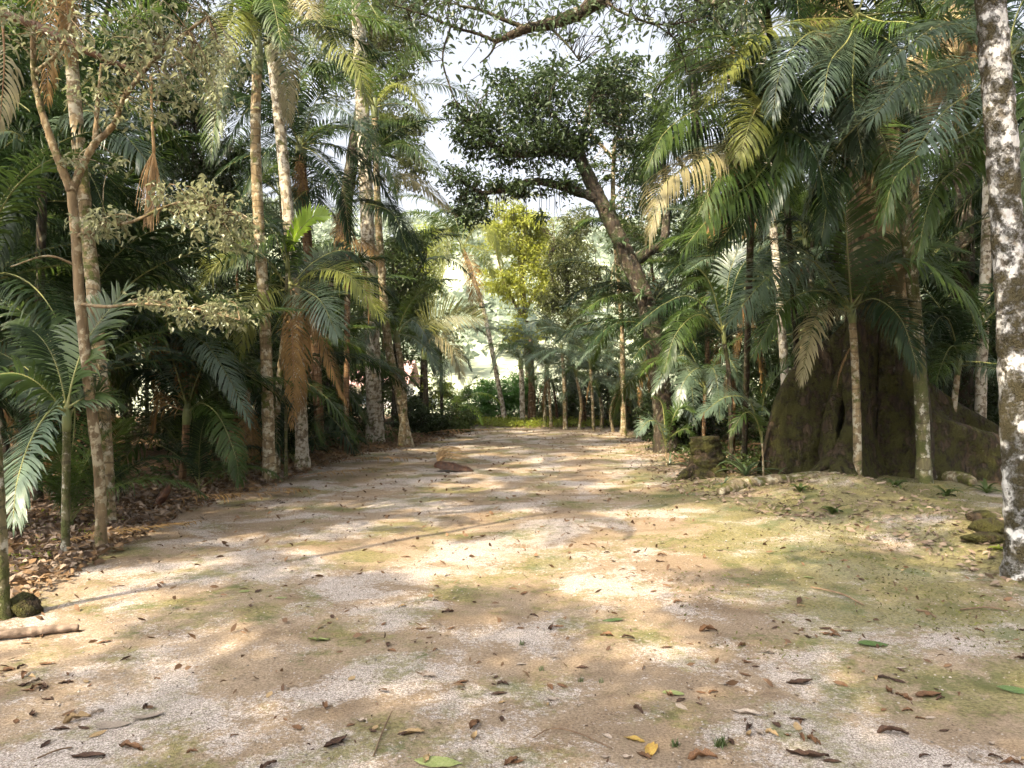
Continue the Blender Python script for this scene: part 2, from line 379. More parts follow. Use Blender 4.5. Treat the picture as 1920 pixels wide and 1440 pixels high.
def crown_points(rng, blobs, n, spread=.22, clumps=None):
    """leaf points gathered on clumps spread through ellipsoids [(cx,cy,cz,rx,ry,rz,weight)]"""
    b = np.asarray(blobs, float); wts = b[:, 6] / b[:, 6].sum(); clumps = clumps or max(12, n // 90)
    k = rng.choice(len(b), clumps, p=wts)
    u = unit(rng.normal(0, 1, (clumps, 3))) * (rng.uniform(.15, 1, clumps) ** .5)[:, None]
    cc = b[k, :3] + u * b[k, 3:6]
    j = rng.integers(0, clumps, n); sz = (b[k, 3:6].mean(1) * spread)[j][:, None] * rng.uniform(.5, 1.3, clumps)[j][:, None]
    return cc[j] + rng.normal(0, 1, (n, 3)) * sz * np.array([1, 1, .6]), cc
def twigs(mb, rng, anchors, cc, r=.012, sides=4, m=0, sag=.1):
    for c in cc:
        a = anchors[np.argmin(np.linalg.norm(anchors - c, axis=1) + rng.uniform(0, .3, len(anchors)))]
        mid = (a + c) / 2 + rng.normal(0, .12, 3) * np.linalg.norm(c - a) + [0, 0, sag * np.linalg.norm(c - a)]
        v, q, t = tube([a, mid, c], [r, r * .7, r * .35], sides, 6, cap=False); mb.add(v, q, t, m)

def frond_mb(curve, leaf=.5, nper=44, width=.03, vang=.25, droop=.6, seed=0, bare=.12, rach=.012, mats=(0, 1), segs=4, ragged=.12, amax=72, side=None):
    """pinnate palm leaf: rachis curve (any number of points) with paired leaflets"""
    rng = np.random.default_rng(seed); mb = MB()
    c = catmull(curve, 40); L = np.concatenate([[0], np.cumsum(np.linalg.norm(np.diff(c, axis=0), axis=1))]); L /= L[-1]
    T = unit(np.gradient(c, axis=0)); up = np.array([0, 0, 1.])
    hx = unit(c[-1] * [1, 1, 0] - c[0] * [1, 1, 0] + 1e-6)
    S0 = unit(np.cross(hx, up))
    if side is not None: S0 = unit(S0 + up * side * (1 if S0[1] > 0 else -1))
    S = unit(S0 - T * (T @ S0)[:, None]); N = np.cross(S, T)
    v, q, t = tube(c[::3], np.interp(np.linspace(0, 1, 14), [0, .15, 1], [rach * 1.6, rach, rach * .25]), 5, 14, cap=False); mb.add(v, q, t, mats[1])
    tt = np.linspace(bare, .985, nper); tt = np.concatenate([tt + rng.normal(0, .003, nper), tt + .5 * (tt[1] - tt[0]) + rng.normal(0, .003, nper)]); sg = np.repeat([1., -1.], nper)
    keep = rng.uniform(0, 1, len(tt)) > ragged * .35; tt, sg = np.clip(tt[keep], 0, .995), sg[keep]; n = len(tt)
    def at(A): return np.stack([np.interp(tt, L, A[:, k]) for k in range(3)], 1)
    o, Tt, St, Nt = at(c), unit(at(T)), unit(at(S)), unit(at(N))
    x = (tt - bare) / (1 - bare)
    prof = np.interp(x, [0, .1, .35, .6, .85, 1], [.5, .8, 1, .95, .65, .38]) * leaf * (1 + rng.normal(0, .05, n)) * np.where(rng.uniform(0, 1, n) < ragged * .4, .6, 1)
    al = np.radians(np.interp(x, [0, .5, .9, 1], [amax, amax - 12, 38, 14]) + rng.normal(0, 5.0, n))
    d = Tt * np.cos(al)[:, None] + St * (sg * np.sin(al))[:, None] + Nt * (vang + rng.normal(0, .04, n))[:, None]; d = unit(d)
    dr = droop * (1 + rng.normal(0, .25, n)) + np.where(rng.uniform(0, 1, n) < .05 + ragged * .3, rng.uniform(.5, 2.0, n), 0); pts = [o]; p = o; dd = d
    for k in range(segs):
        dd = unit(dd + np.array([0, 0, -1.]) * (dr * (.25 + .4 * k) / segs * 1.6)[:, None]); p = p + dd * (prof / segs)[:, None]; pts.append(p)
    wd = width * np.interp(x, [0, .3, .8, 1], [.7, 1, .9, .6]); ws = np.interp(np.linspace(0, 1, segs + 1), [0, .12, .4, .75, 1], [.35, .9, 1, .7, .06])
    V = []
    for k in range(segs + 1):
        dk = unit((pts[min(k + 1, segs)] - pts[max(k - 1, 0)])); b = unit(Tt - dk * np.sum(Tt * dk, 1, keepdims=True) + Nt * .15)
        h = (wd * ws[k] * .5)[:, None]; V += [pts[k] - b * h, pts[k] + b * h]
    V = np.stack(V, 1); kk = 2 * (segs + 1); i = np.arange(n)[:, None] * kk
    Q = np.concatenate([i + [[2 * k, 2 * k + 1, 2 * k + 3, 2 * k + 2]] for k in range(segs)])
    Q = np.where((np.tile(sg, segs) > 0)[:, None], Q, Q[:, ::-1])
    mb.add(V.reshape(-1, 3), Q, None, mats[0]); return mb
def arc_curve(length, e0, e1, n=9, bendy=1.3):
    s = np.linspace(0, 1, n); e = np.radians(e0 + (e1 - e0) * s ** bendy); st = length / (n - 1)
    x = np.concatenate([[0], np.cumsum(np.cos(e[:-1]) * st)]); z = np.concatenate([[0], np.cumsum(np.sin(e[:-1]) * st)])
    return np.stack([x, np.zeros(n), z], 1)
FV = {}
SHAPES = [('up', 2.3, 82, 25, .5, .35), ('rise', 2.6, 66, -25, .55, .6), ('arch', 2.7, 48, -55, .55, .8), ('spread', 2.6, 24, -55, .55, .9), ('low', 2.4, -5, -72, .5, 1.0), ('hang', 2.1, -55, -86, .45, 1.2)]
def get_frond(shape, mat, var=0):
    k = (shape, mat, var)
    if k not in FV:
        nm, L, e0, e1, lf, dr = next(s for s in SHAPES if s[0] == shape); rg = random.Random(hash(shape) % 7 + var * 31 + 5)
        sd = SHAPES.index(next(s for s in SHAPES if s[0] == shape)) * 17 + var * 5 + 3; rg = random.Random(sd)
        cv = arc_curve(L * rg.uniform(.9, 1.1), e0 + rg.uniform(-6, 6), e1 + rg.uniform(-12, 12)); cv[:, 1] += rg.uniform(-.35, .35) * np.linspace(0, 1, len(cv)) ** 2
        dead = mat == 'frond_dead'
        mb = frond_mb(cv, lf * (.8 if dead else 1), 84, .026 if not dead else .022, .3, dr * (1.4 if dead else 1), sd, ragged=.5 if dead else .12)
        FV[k] = mb.mesh('frond', [M[mat], M['rachis_dead' if dead else 'rachis']])
    return FV[k]

def trunk_tube(parent, org, pts, r0, r1, bark, name='trunk', sides=12, rough=.03, flare=1.35, seed=1, ring=.025, gap=.16):
    p = np.asarray(pts, float) - org; L = np.sum(np.linalg.norm(np.diff(p, axis=0), axis=1)); n = int(min(140, max(14, L / .07)))
    s = np.linspace(0, 1, 24); r = r0 + (r1 - r0) * s; r[0] *= flare; r[1] *= 1 + (flare - 1) * .3
    v, q, t = tube(p, r, sides, n, rough, seed, ring, gap); return MB().add(v, q, t).build(name, M[bark], parent)
def crownshaft(parent, base, top, r, mat='shaft'):
    v, q, t = tube([base, (base * .45 + top * .55), top], [r * 1.05, r * 1.25, r * 1.1, r * .5], 10, 10); return MB().add(v, q, t).build('crownshaft', M[mat], parent)

def palm(label, trunk, r0=.09, r1=.07, bark='bark_pale', fronds=(), fill=0, fill_mats=('frond',), fill_shapes=('rise', 'arch', 'spread', 'low'), scale=1.0, dead=0, shaft=.7,
         leaf=.52, droop=.7, group=None, seed=0, name='palm_tree', world=False, dead_scale=1.0, az=(0, 360), width=.027):
    """trunk: [(px,py,d)...] from the ground up (or world points); fronds: (points, material, leaf length, droop)"""
    rng = random.Random(seed * 13 + 7)
    T = [np.asarray(p, float) for p in trunk] if world else [P(*p) for p in trunk]
    base = T[0].copy(); base[2] = float(gz(base[0], base[1])); T[0] = base - [0, 0, .06]
    root = empty(name, base, label, 'palm', group)
    crown = T[-1]; axis = unit(T[-1] - T[-2])
    trunk_tube(root, base, T, r0, r1, bark, seed=seed + 1)
    top = crown - base + axis * shaft
    if shaft > .05: crownshaft(root, crown - base - axis * .05, top, r1)
    at = top - axis * min(.25, shaft * .4)
    for i, f in enumerate(fronds):
        pts, mat = f[0], f[1]; lf = f[2] if len(f) > 2 else leaf; dr = f[3] if len(f) > 3 else droop
        cp = [at + axis * rng.uniform(-.08, .08)]
        d0 = crown[1]
        for (x, y, dd) in pts: cp.append(P(x, y, d0 + dd) - base)
        LL = np.sum(np.linalg.norm(np.diff(np.array(cp), axis=0), axis=1)); dd_ = mat == 'frond_dead'
        mb = frond_mb(cp, lf, int(min(125, max(26, LL / .025))), width if not dd_ else .022, .22, dr, seed * 31 + i, bare=.10, ragged=.1 if not dd_ else .5, side=(f[4] if len(f) > 4 else rng.uniform(.3, .8)))
        mb.build('frond', [M[mat], M['rachis_dead' if dd_ else 'rachis']], root)
    for i in range(fill):
        sh = fill_shapes[i % len(fill_shapes)]; mt = rng.choice(fill_mats)
        a = R(az[0] + (az[1] - az[0]) * ((i * .618 + rng.uniform(-.06, .06)) % 1))
        mesh_obj('frond', get_frond(sh, mt, rng.randrange(2)), root, at + axis * rng.uniform(-.1, .05), (R(rng.uniform(-8, 8)), R(rng.uniform(-6, 6)), a), scale * rng.uniform(.85, 1.12))
    for i in range(dead):
        o = mesh_obj('frond', get_frond('hang', 'frond_dead', rng.randrange(2)), root, at - axis * rng.uniform(.3, .6), (0, R(rng.uniform(0, 22)), rng.uniform(0, 6.28)), scale * dead_scale * rng.uniform(.7, 1.0))
    return root

# ------------------------------------------------------------------ palms along the left edge
GL, GF = 'palms lining the left edge of the path', 'slender palms deep in the forest'
palm('young blue green palm with slim green stem at the left edge of the path', [(122, 1045, 7.2), (124, 900, 7.2), (125, 800, 7.2)], .038, .034, 'bark_green',
     [([(140, 700, .1), (168, 630, .25), (232, 548, .45)], 'frond', .44, .35), ([(95, 770, -.2), (58, 825, -.6), (32, 905, -.9), (25, 975, -1.0)], 'frond_blue', .46, .55),
      ([(90, 735, -.1), (30, 700, -.2), (-60, 715, -.3)], 'frond', .42, .6), ([(160, 745, .1), (190, 735, .2), (225, 755, .3)], 'frond', .3, .5),
      ([(110, 700, .3), (85, 620, .6), (20, 570, .8)], 'frond', .42, .5), ([(95, 740, .3), (50, 690, .8), (-20, 650, 1.2)], 'frond_dark', .4, .6)],
     fill=3, fill_mats=('frond_dark',), fill_shapes=('rise', 'spread'), scale=.55, shaft=.18, leaf=.4, seed=1, group=GL, az=(20, 160), width=.03)
palm('smooth grey green palm stem rising at the very left edge of the picture', [(4, 1160, 5.2), (-2, 1000, 5.2), (-25, 600, 5.15), (-60, -300, 5.1), (-70, -620, 5.0)], .05, .042, 'bark_green', fill=9, fill_mats=('frond',), seed=2, group=GL)
palm('tall leaning palm with lichen grey trunk behind the forked tree', [(203, 992, 8.6), (198, 860, 8.6), (180, 600, 8.7), (150, 300, 8.9), (128, 40, 9.0), (112, -160, 9.1)], .08, .068, 'bark_tan', fill=10, fill_mats=('frond', 'frond_dark'), dead=2, seed=3, group=GL, scale=1.15)
palm('tall straight palm with pale ringed trunk and green crownshaft', [(506, 905, 12.5), (498, 640, 12.5), (484, 400, 12.5), (479, 250, 12.5), (482, 135, 12.5)], .10, .075, 'bark_tan',
     [([(455, 20, -.5), (425, 60, -1.0), (400, 190, -1.2)], 'frond_yellow', .5, .9), ([(470, 20, -.3), (505, -10, -.8), (530, 90, -1.2)], 'frond', .5, 1.0), ([(440, 60, .4), (385, 90, .8), (330, 200, .9)], 'frond_dark', .55, .9), ([(440, 110, -.6), (410, 190, -.9), (395, 300, -1.0)], 'frond', .5, .9)],
     fill=7, fill_mats=('frond', 'frond_dark'), seed=4, group=GL, shaft=.6, fill_shapes=('up', 'rise', 'arch'))
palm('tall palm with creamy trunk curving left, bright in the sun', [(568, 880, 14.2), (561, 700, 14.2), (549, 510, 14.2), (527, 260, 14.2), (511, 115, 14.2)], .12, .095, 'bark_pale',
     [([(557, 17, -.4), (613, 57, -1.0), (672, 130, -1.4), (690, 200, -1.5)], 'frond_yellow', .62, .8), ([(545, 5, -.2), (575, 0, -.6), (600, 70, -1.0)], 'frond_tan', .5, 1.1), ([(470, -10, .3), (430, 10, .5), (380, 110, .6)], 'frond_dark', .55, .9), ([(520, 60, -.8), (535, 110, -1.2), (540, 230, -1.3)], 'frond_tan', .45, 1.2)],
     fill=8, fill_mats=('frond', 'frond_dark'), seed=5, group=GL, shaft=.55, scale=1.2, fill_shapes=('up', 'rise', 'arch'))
palm('mid height palm with sunlit arching fronds and brown dead skirt', [(519, 893, 13.2), (520, 760, 13.2), (531, 650, 13.2), (542, 560, 13.2)], .06, .055, 'bark_tan',
     [([(480, 470, -.3), (425, 478, -.6), (372, 540, -.8)], 'frond_yellow', .62, .6), ([(505, 535, -.6), (470, 570, -.9), (448, 660, -1.0)], 'frond_yellow', .6, .6), ([(600, 505, -.2), (660, 522, -.4), (716, 592, -.5)], 'frond_yellow', .62, .45),
      ([(580, 548, -.7), (605, 570, -1.0), (632, 628, -1.1)], 'frond_blue', .6, .6), ([(535, 455, -.3), (500, 440, -.6), (415, 512, -.9)], 'frond', .62, .6), ([(590, 490, .5), (650, 470, .8), (700, 520, 1.0)], 'frond_dark', .5, .8),
      ([(556, 580, -.5), (562, 660, -.5), (563, 770, -.5)], 'frond_dead', .42, 1.6), ([(590, 600, -.2), (612, 660, -.2), (645, 745, -.2)], 'frond_dead', .4, 1.6), ([(548, 620, -.6), (550, 690, -.6), (548, 800, -.6)], 'frond_dead', .36, 1.6)],
     fill=4, fill_mats=('frond_dark', 'frond'), seed=6, group=GL, shaft=.35, az=(20, 160))
palm('dark crowned palm with rusty peeling leaf sheath on its trunk', [(600, 853, 17.2), (594, 700, 17.2), (580, 500, 17.2), (565, 300, 17.2)], .11, .1, 'bark_brown',
     [([(597, 197, -.4), (650, 210, -.8), (705, 262, -1.0)], 'frond_blue', .6, .9), ([(605, 240, -.6), (675, 250, -1.2), (728, 312, -1.5), (747, 372, -1.6)], 'frond', .65, .9), ([(520, 190, -.4), (460, 210, -.8), (410, 300, -1.0)], 'frond_dark', .65, .8),
      ([(530, 260, -.8), (480, 310, -1.2), (440, 400, -1.3)], 'frond_dark', .6, .9), ([(595, 290, -.6), (640, 350, -1.0), (655, 450, -1.1)], 'frond_dark', .6, .9), ([(560, 160, -.2), (600, 130, -.4), (650, 175, -.6)], 'frond', .6, .7), ([(545, 175, .3), (500, 120, .5), (440, 150, .7)], 'frond_dark', .6, .8),
      ([(560, 320, -.3), (558, 360, -.3), (562, 410, -.3)], 'frond_dead', .25, 1.7), ([(566, 330, -.4), (570, 370, -.4), (566, 430, -.4)], 'frond_dead', .25, 1.7)],
     fill=7, fill_mats=('frond_dark',), seed=7, group=GL, shaft=.5, scale=1.35)
palm('thick pale grey palm trunk, tallest at the left of the clearing', [(704, 832, 20.4), (698, 650, 20.4), (691, 480, 20.4), (684, 300, 20.4), (673, 60, 20.4), (668, -70, 20.4)], .21, .16, 'bark_pale',
     [([(700, 20, -1.0), (762, 50, -1.6), (797, 120, -1.9)], 'frond', .8, 1.0), ([(640, 0, -1.0), (600, 30, -1.4), (575, 110, -1.6)], 'frond', .75, 1.0)], fill=10, fill_mats=('frond', 'frond_dark'), seed=8, group=GL, shaft=1.1, scale=1.6)
palm('leafy palm before the thick grey trunk with long silvery frond', [(648, 848, 17.6), (650, 700, 17.6), (652, 500, 17.6), (655, 395, 17.6)], .07, .06, 'bark_brown',
     [([(700, 335, -.2), (775, 338, -.3), (850, 398, -.4)], 'frond_tan', .55, .9), ([(600, 350, -.6), (550, 380, -1.0), (505, 460, -1.2)], 'frond_dark', .6, .9), ([(690, 300, -.5), (760, 270, -1.0), (830, 330, -1.4)], 'frond', .6, .9), ([(680, 380, -1.0), (735, 400, -1.5), (765, 470, -1.6)], 'frond_dark', .6, .9),
      ([(640, 440, -.6), (690, 462, -.7), (718, 500, -.8)], 'frond_dead', .4, 1.2), ([(665, 320, .2), (710, 240, .4), (775, 230, .5)], 'frond', .55, .6)], fill=5, fill_mats=('frond', 'frond_dark'), dead=2, seed=9, group=GL, shaft=.45, scale=1.2)
palm('slim palm trunk leaning left beside the thick grey trunk', [(767, 838, 19.6), (748, 740, 19.6), (727, 640, 19.6), (712, 460, 19.7), (705, 300, 19.8), (703, 220, 19.8)], .12, .08, 'bark_tan', [([(735, 162, -.3), (765, 165, -.5), (800, 215, -.6)], 'frond_yellow', .55, .6)], fill=7, fill_mats=('frond', 'frond_blue'), seed=10, group=GL, shaft=.5, scale=1.1)
palm('short leaning palm trunk standing in the sun at the path edge', [(753, 840, 19.4), (757, 760, 19.6), (752, 690, 19.8), (745, 640, 19.9)], .10, .07, 'bark_tan', [([(735, 590, -.3), (700, 600, -.6), (670, 680, -.8)], 'frond_blue', .45, .8), ([(770, 600, -.2), (800, 630, -.4), (815, 700, -.5)], 'frond_blue', .45, .8)], fill=4, fill_mats=('frond_blue', 'frond'), seed=11, group=GL, shaft=.3, scale=.9)
palm('dark stemmed palm with one broad fan like frond over the clearing', [(800, 792, 25), (798, 720, 25), (796, 672, 25)], .085, .08, 'bark_dark',
     [([(795, 615, -.2), (840, 592, -.3), (903, 598, -.4)], 'frond_fan', .85, .1, 4.0), ([(815, 630, -.3), (848, 652, -.4), (868, 715, -.5)], 'frond_tan', .75, .7), ([(770, 610, 0), (740, 620, 0), (715, 680, 0)], 'frond', .7, .7)], fill=4, fill_mats=('frond', 'frond_dark'), seed=12, group=GL, shaft=.3, scale=1.1)
palm('low palm with dry brown skirt and silvery drooping frond', [(340, 916, 11.6), (346, 850, 11.6), (350, 790, 11.6)], .05, .055, 'bark_brown',
     [([(375, 755, -.2), (410, 780, -.5), (440, 850, -.7), (448, 905, -.75)], 'frond', .4, .9), ([(330, 640, .1), (380, 640, -.2), (430, 710, -.4), (468, 790, -.5)], 'frond_blue', .48, .6), ([(300, 700, 0), (250, 700, 0), (200, 790, -.1)], 'frond_dark', .45, .8), ([(310, 640, -.3), (260, 590, -.5), (190, 640, -.6)], 'frond_dark', .5, .8), ([(370, 620, .1), (410, 560, .2), (480, 600, .2)], 'frond', .5, .8),
      ([(320, 760, 0), (300, 740, 0), (282, 830, 0)], 'frond_dead', .35, 1.5), ([(345, 680, .2), (300, 620, .3), (293, 740, .3)], 'frond_dead', .35, 1.5)], fill=4, fill_mats=('frond_dark', 'frond'), seed=13, group=GL, shaft=.3, az=(20, 160))
palm('broad palm with big silvery fronds beneath the forked tree crown', [(70, 985, 9.8), (72, 800, 9.8), (75, 560, 9.9), (80, 330, 10)], .06, .055, 'bark_dark',
     [([(140, 215, -.2), (205, 225, -.4), (300, 330, -.6)], 'frond_blue', .6, .8), ([(30, 250, -.3), (-30, 260, -.5), (-90, 340, -.6)], 'frond_blue', .6, 1.0), ([(120, 300, -.5), (170, 330, -.9), (215, 450, -1.1)], 'frond_dark', .5, .9), ([(50, 330, -.5), (10, 380, -.8), (-10, 500, -.9)], 'frond_dark', .55, .9)], fill=3, fill_mats=('frond_dark',), seed=14, group=GL, shaft=.35)
palm('low dark palm with drooping blue frond behind the young palm', [(40, 955, 11), (42, 850, 11), (45, 720, 11)], .05, .05, 'bark_dark', [([(80, 610, -.2), (40, 590, -.5), (-30, 690, -.7)], 'frond_blue', .6, .8), ([(90, 620, 0), (140, 620, -.2), (190, 720, -.3)], 'frond_dark', .55, .9)], fill=6, fill_mats=('frond_dark',), seed=15, group=GL, shaft=.3)
palm('small green palm shoot with upright fronds between the pale trunks', [(545, 885, 15.2), (546, 872, 15.2), (548, 865, 15.2)], .03, .03, 'bark_brown', [([(540, 800, 0), (525, 745, -.1), (508, 735, -.2)], 'frond_dark', .35, .4), ([(570, 810, 0), (590, 790, -.2), (605, 830, -.2)], 'frond', .35, .7)], fill=4, fill_mats=('frond_dark',), fill_shapes=('rise',), scale=.55, seed=16, shaft=.1, group=GL)
# the unopened bright leaf rising beside the creamy trunk
palm('young palm with one glowing lime leaf before the creamy trunk', [(536, 880, 12.9), (536, 700, 12.9), (537, 560, 12.9), (538, 500, 12.9)], .028, .024, 'bark_green', [([(545, 462, 0), (560, 435, -.05), (585, 408, -.1), (612, 405, -.15)], 'frond_lime', .34, .1, 3.0), ([(530, 450, 0), (520, 430, 0), (500, 420, -.1)], 'frond_blue', .2, .3)], seed=17, shaft=.12, group=GL, width=.055)

# ------------------------------------------------------------------ palms at the right
GR = 'palms on the right side of the path'
palm('palm with ringed slim stem and wide fronds before the giant trunk', [(1608, 921, 11.2), (1607, 800, 11.2), (1603, 680, 11.2), (1598, 600, 11.2)], .062, .05, 'bark_tan',
     [([(1520, 487, -.3), (1440, 520, -.7), (1366, 606, -1.0)], 'frond_blue', .62, .5, .7), ([(1588, 450, -.1), (1582, 390, -.2), (1568, 325, -.3)], 'frond', .6, .2, .5), ([(1655, 500, -.2), (1722, 488, -.4), (1795, 540, -.6), (1836, 620, -.7)], 'frond', .85, .8, .4), ([(1660, 480, .1), (1725, 455, .3), (1800, 470, .4)], 'frond', .6, .3, .5),
      ([(1550, 575, -.4), (1525, 605, -.6), (1502, 715, -.7)], 'frond_tan', .36, .9), ([(1540, 545, -.4), (1470, 570, -.7), (1415, 660, -.8)], 'frond', .55, .7), ([(1560, 500, .1), (1510, 420, .3), (1450, 415, .4)], 'frond_dark', .5, .5), ([(1640, 560, -.5), (1690, 600, -.9), (1720, 690, -1.0)], 'frond_dark', .5, .8)],
     fill=2, fill_mats=('frond_dark',), seed=30, shaft=.25, group=GR, scale=.8, az=(30, 150), dead=1, dead_scale=.5)
palm('green stemmed palm right of the giant trunk hollow with long drooping fronds', [(1733, 926, 11.0), (1728, 760, 11.0), (1718, 610, 11.0), (1696, 420, 10.8), (1655, 290, 10.4), (1606, 195, 10.0)], .095, .07, 'bark_green',
     [([(1560, 187, -.4), (1483, 250, -.8), (1417, 335, -1.1), (1350, 385, -1.3), (1275, 475, -1.5)], 'frond', .55, 1.0), ([(1560, 205, -.5), (1483, 285, -1.0), (1452, 350, -1.1), (1432, 430, -1.1)], 'frond_blue', .5, 1.0), ([(1560, 170, -.3), (1500, 200, -.6), (1440, 300, -.8)], 'frond_dark', .55, .9), ([(1640, 130, -.3), (1680, 150, -.5), (1720, 250, -.6)], 'frond_dark', .5, .9), ([(1590, 250, -.6), (1560, 330, -.9), (1540, 450, -1.0)], 'frond_dark', .55, 1.1), ([(1640, 230, -.7), (1670, 300, -1.0), (1680, 420, -1.1)], 'frond', .5, 1.1), ([(1540, 160, -.2), (1450, 200, -.4), (1380, 300, -.5)], 'frond', .6, 1.0)],
     fill=3, fill_mats=('frond', 'frond_dark'), dead=0, seed=31, group=GR, shaft=.25, scale=1.0, az=(20, 160))
palm('palm with sun touched fronds sweeping left high over the path', [(1535, 880, 13.9), (1548, 700, 13.4), (1575, 400, 12.0), (1600, 150, 10.6), (1606, 60, 10.2)], .05, .05, 'bark_dark',
     [([(1540, 35, -.3), (1465, 45, -.7), (1387, 95, -1.0), (1322, 190, -1.2)], 'frond_yellow', .6, .9), ([(1560, 60, -.6), (1517, 62, -1.1), (1468, 118, -1.5), (1448, 215, -1.6)], 'frond_blue', .55, .9), ([(1590, 75, -.9), (1556, 118, -1.5), (1542, 200, -1.7)], 'frond_blue', .55, .8), ([(1640, 60, -.6), (1690, 100, -1.0), (1720, 200, -1.2)], 'frond_dark', .5, .9), ([(1530, 10, .2), (1440, 0, .5), (1370, 40, .7)], 'frond', .6, .9), ([(1560, 100, -.6), (1500, 150, -1.0), (1470, 260, -1.1)], 'frond_dark', .6, 1.0), ([(1600, 120, -.9), (1600, 190, -1.2), (1620, 310, -1.3)], 'frond_dark', .55, 1.0), ([(1650, 40, -.7), (1720, 50, -1.1), (1770, 140, -1.3)], 'frond', .55, .9)],
     fill=5, fill_mats=('frond', 'frond_dark', 'frond_dark'), seed=32, shaft=.3, group=GR, scale=1.1)
palm('bushy palm with hanging curtains of drooping leaflets over the clearing', [(1395, 860, 14.2), (1400, 700, 13.2), (1408, 420, 11.2), (1416, 240, 9.8)], .05, .055, 'bark_dark',
     [([(1390, 110, -.1), (1310, 128, -.3), (1238, 200, -.5)], 'frond', .55, .9), ([(1385, 190, -.4), (1310, 205, -.8), (1245, 250, -1.0), (1212, 320, -1.1)], 'frond', .5, 1.3), ([(1395, 260, -.6), (1310, 300, -.9), (1240, 350, -1.1), (1218, 440, -1.15)], 'frond_tan', .52, 1.4), ([(1440, 160, -.5), (1475, 130, -.9), (1515, 190, -1.1)], 'frond_dark', .5, .9),
      ([(1430, 190, -.7), (1408, 225, -1.0), (1386, 300, -1.1)], 'frond_yellow', .5, .9), ([(1440, 220, -.5), (1470, 260, -.8), (1480, 380, -.9)], 'frond', .5, 1.1), ([(1380, 140, .3), (1300, 120, .6), (1230, 160, .8)], 'frond', .6, .7), ([(1370, 230, -.2), (1280, 250, -.4), (1215, 300, -.5), (1205, 390, -.5)], 'frond_dark', .6, 1.2), ([(1390, 280, -.7), (1340, 340, -1.0), (1290, 440, -1.1)], 'frond', .55, 1.3), ([(1430, 290, -.6), (1400, 380, -.8), (1345, 460, -.9)], 'frond_dark', .55, 1.2), ([(1390, 90, -.3), (1330, 70, -.6), (1265, 130, -.8)], 'frond', .55, .9), ([(1460, 240, -.6), (1520, 270, -.9), (1550, 370, -1.0)], 'frond_dark', .55, 1.0), ([(1400, 250, -.3), (1370, 330, -.4), (1355, 430, -.4)], 'frond_dead', .45, 1.3)],
     fill=7, fill_mats=('frond_dark', 'frond_dark', 'frond'), seed=33, shaft=.4, group=GR, az=(10, 105), scale=1.25)
palm('dark slim palm trunk rising against the giant tree fork', [(1752, 915, 11.5), (1722, 600, 11.5), (1698, 330, 11.3), (1690, 130, 11.2)], .055, .05, 'bark_dark', [([(1720, 80, -.3), (1770, 110, -.5), (1810, 240, -.6)], 'frond_dark', .55, .9), ([(1650, 60, -.3), (1610, 90, -.6), (1590, 190, -.7)], 'frond_dark', .5, .9)], fill=5, fill_mats=('frond_dark', 'frond'), fill_shapes=('rise', 'arch', 'spread'), seed=34, shaft=.3, group=GR)
palm('palm crown hanging dark from the top edge left of the giant limb', [(1500, 862, 15.2), (1490, 600, 14.0), (1460, 200, 11.6), (1425, -60, 10.4)], .05, .05, 'bark_dark', [([(1380, -60, -.3), (1345, -10, -.6), (1335, 70, -.7)], 'frond_dark', .5, 1.2), ([(1450, -60, -.3), (1490, -20, -.6), (1500, 80, -.7)], 'frond_dark', .5, 1.2), ([(1415, -50, -.6), (1400, 0, -.9), (1405, 90, -1.0)], 'frond_dark', .5, 1.2)], fill=6, fill_mats=('frond_dark',), seed=44, shaft=.25, group=GR)
palm('palm with blue grey fronds crossing behind the white lichen trunk', [(1925, 985, 8.6), (1915, 700, 8.5), (1898, 300, 8.3), (1890, 130, 8.2)], .06, .055, 'bark_dark',
     [([(1835, 60, -.3), (1760, 48, -.5), (1640, 135, -.8)], 'frond_blue', .5, .7), ([(1830, 165, -.4), (1765, 215, -.7), (1678, 345, -.9)], 'frond_blue', .5, .7), ([(1840, 230, -.4), (1750, 275, -.8), (1680, 330, -1.0), (1655, 420, -1.0)], 'frond', .46, 1.0), ([(1940, 60, -.4), (1980, 90, -.6), (2020, 220, -.8)], 'frond_blue', .5, .9), ([(1860, 20, .3), (1800, -10, .4), (1740, 40, .5)], 'frond', .5, .8), ([(1925, 170, -.5), (1940, 240, -.7), (1930, 380, -.7)], 'frond', .45, 1.0), ([(1820, 280, -.2), (1750, 360, -.4), (1720, 480, -.5)], 'frond', .5, 1.0), ([(1800, 120, 0), (1700, 150, -.2), (1630, 230, -.4)], 'frond_blue', .5, .8)],
     fill=6, fill_mats=('frond_blue', 'frond_dark'), seed=35, shaft=.3, group=GR, az=(10, 170))
palm('slender dark stemmed palm with tattered fronds left of the stump', [(1372, 850, 13), (1368, 720, 13), (1358, 640, 13)], .04, .035, 'bark_dark',
     [([(1335, 540, 0), (1310, 505, -.1), (1285, 512, -.2)], 'frond', .4, .3), ([(1300, 558, -.2), (1245, 570, -.4), (1180, 622, -.5)], 'frond_dark', .36, .8), ([(1312, 590, -.4), (1268, 625, -.7), (1244, 700, -.8)], 'frond', .42, .8), ([(1385, 510, .1), (1420, 480, .2), (1455, 505, .2)], 'frond_dark', .42, .7), ([(1395, 570, -.3), (1425, 600, -.4), (1440, 680, -.4)], 'frond_dark', .4, .9), ([(1365, 530, .2), (1375, 490, .3), (1390, 455, .4)], 'frond_blue', .4, .3)],
     fill=3, fill_mats=('frond_dark', 'frond'), dead=1, dead_scale=.5, scale=.7, seed=36, shaft=.2, group=GR, az=(20, 160))
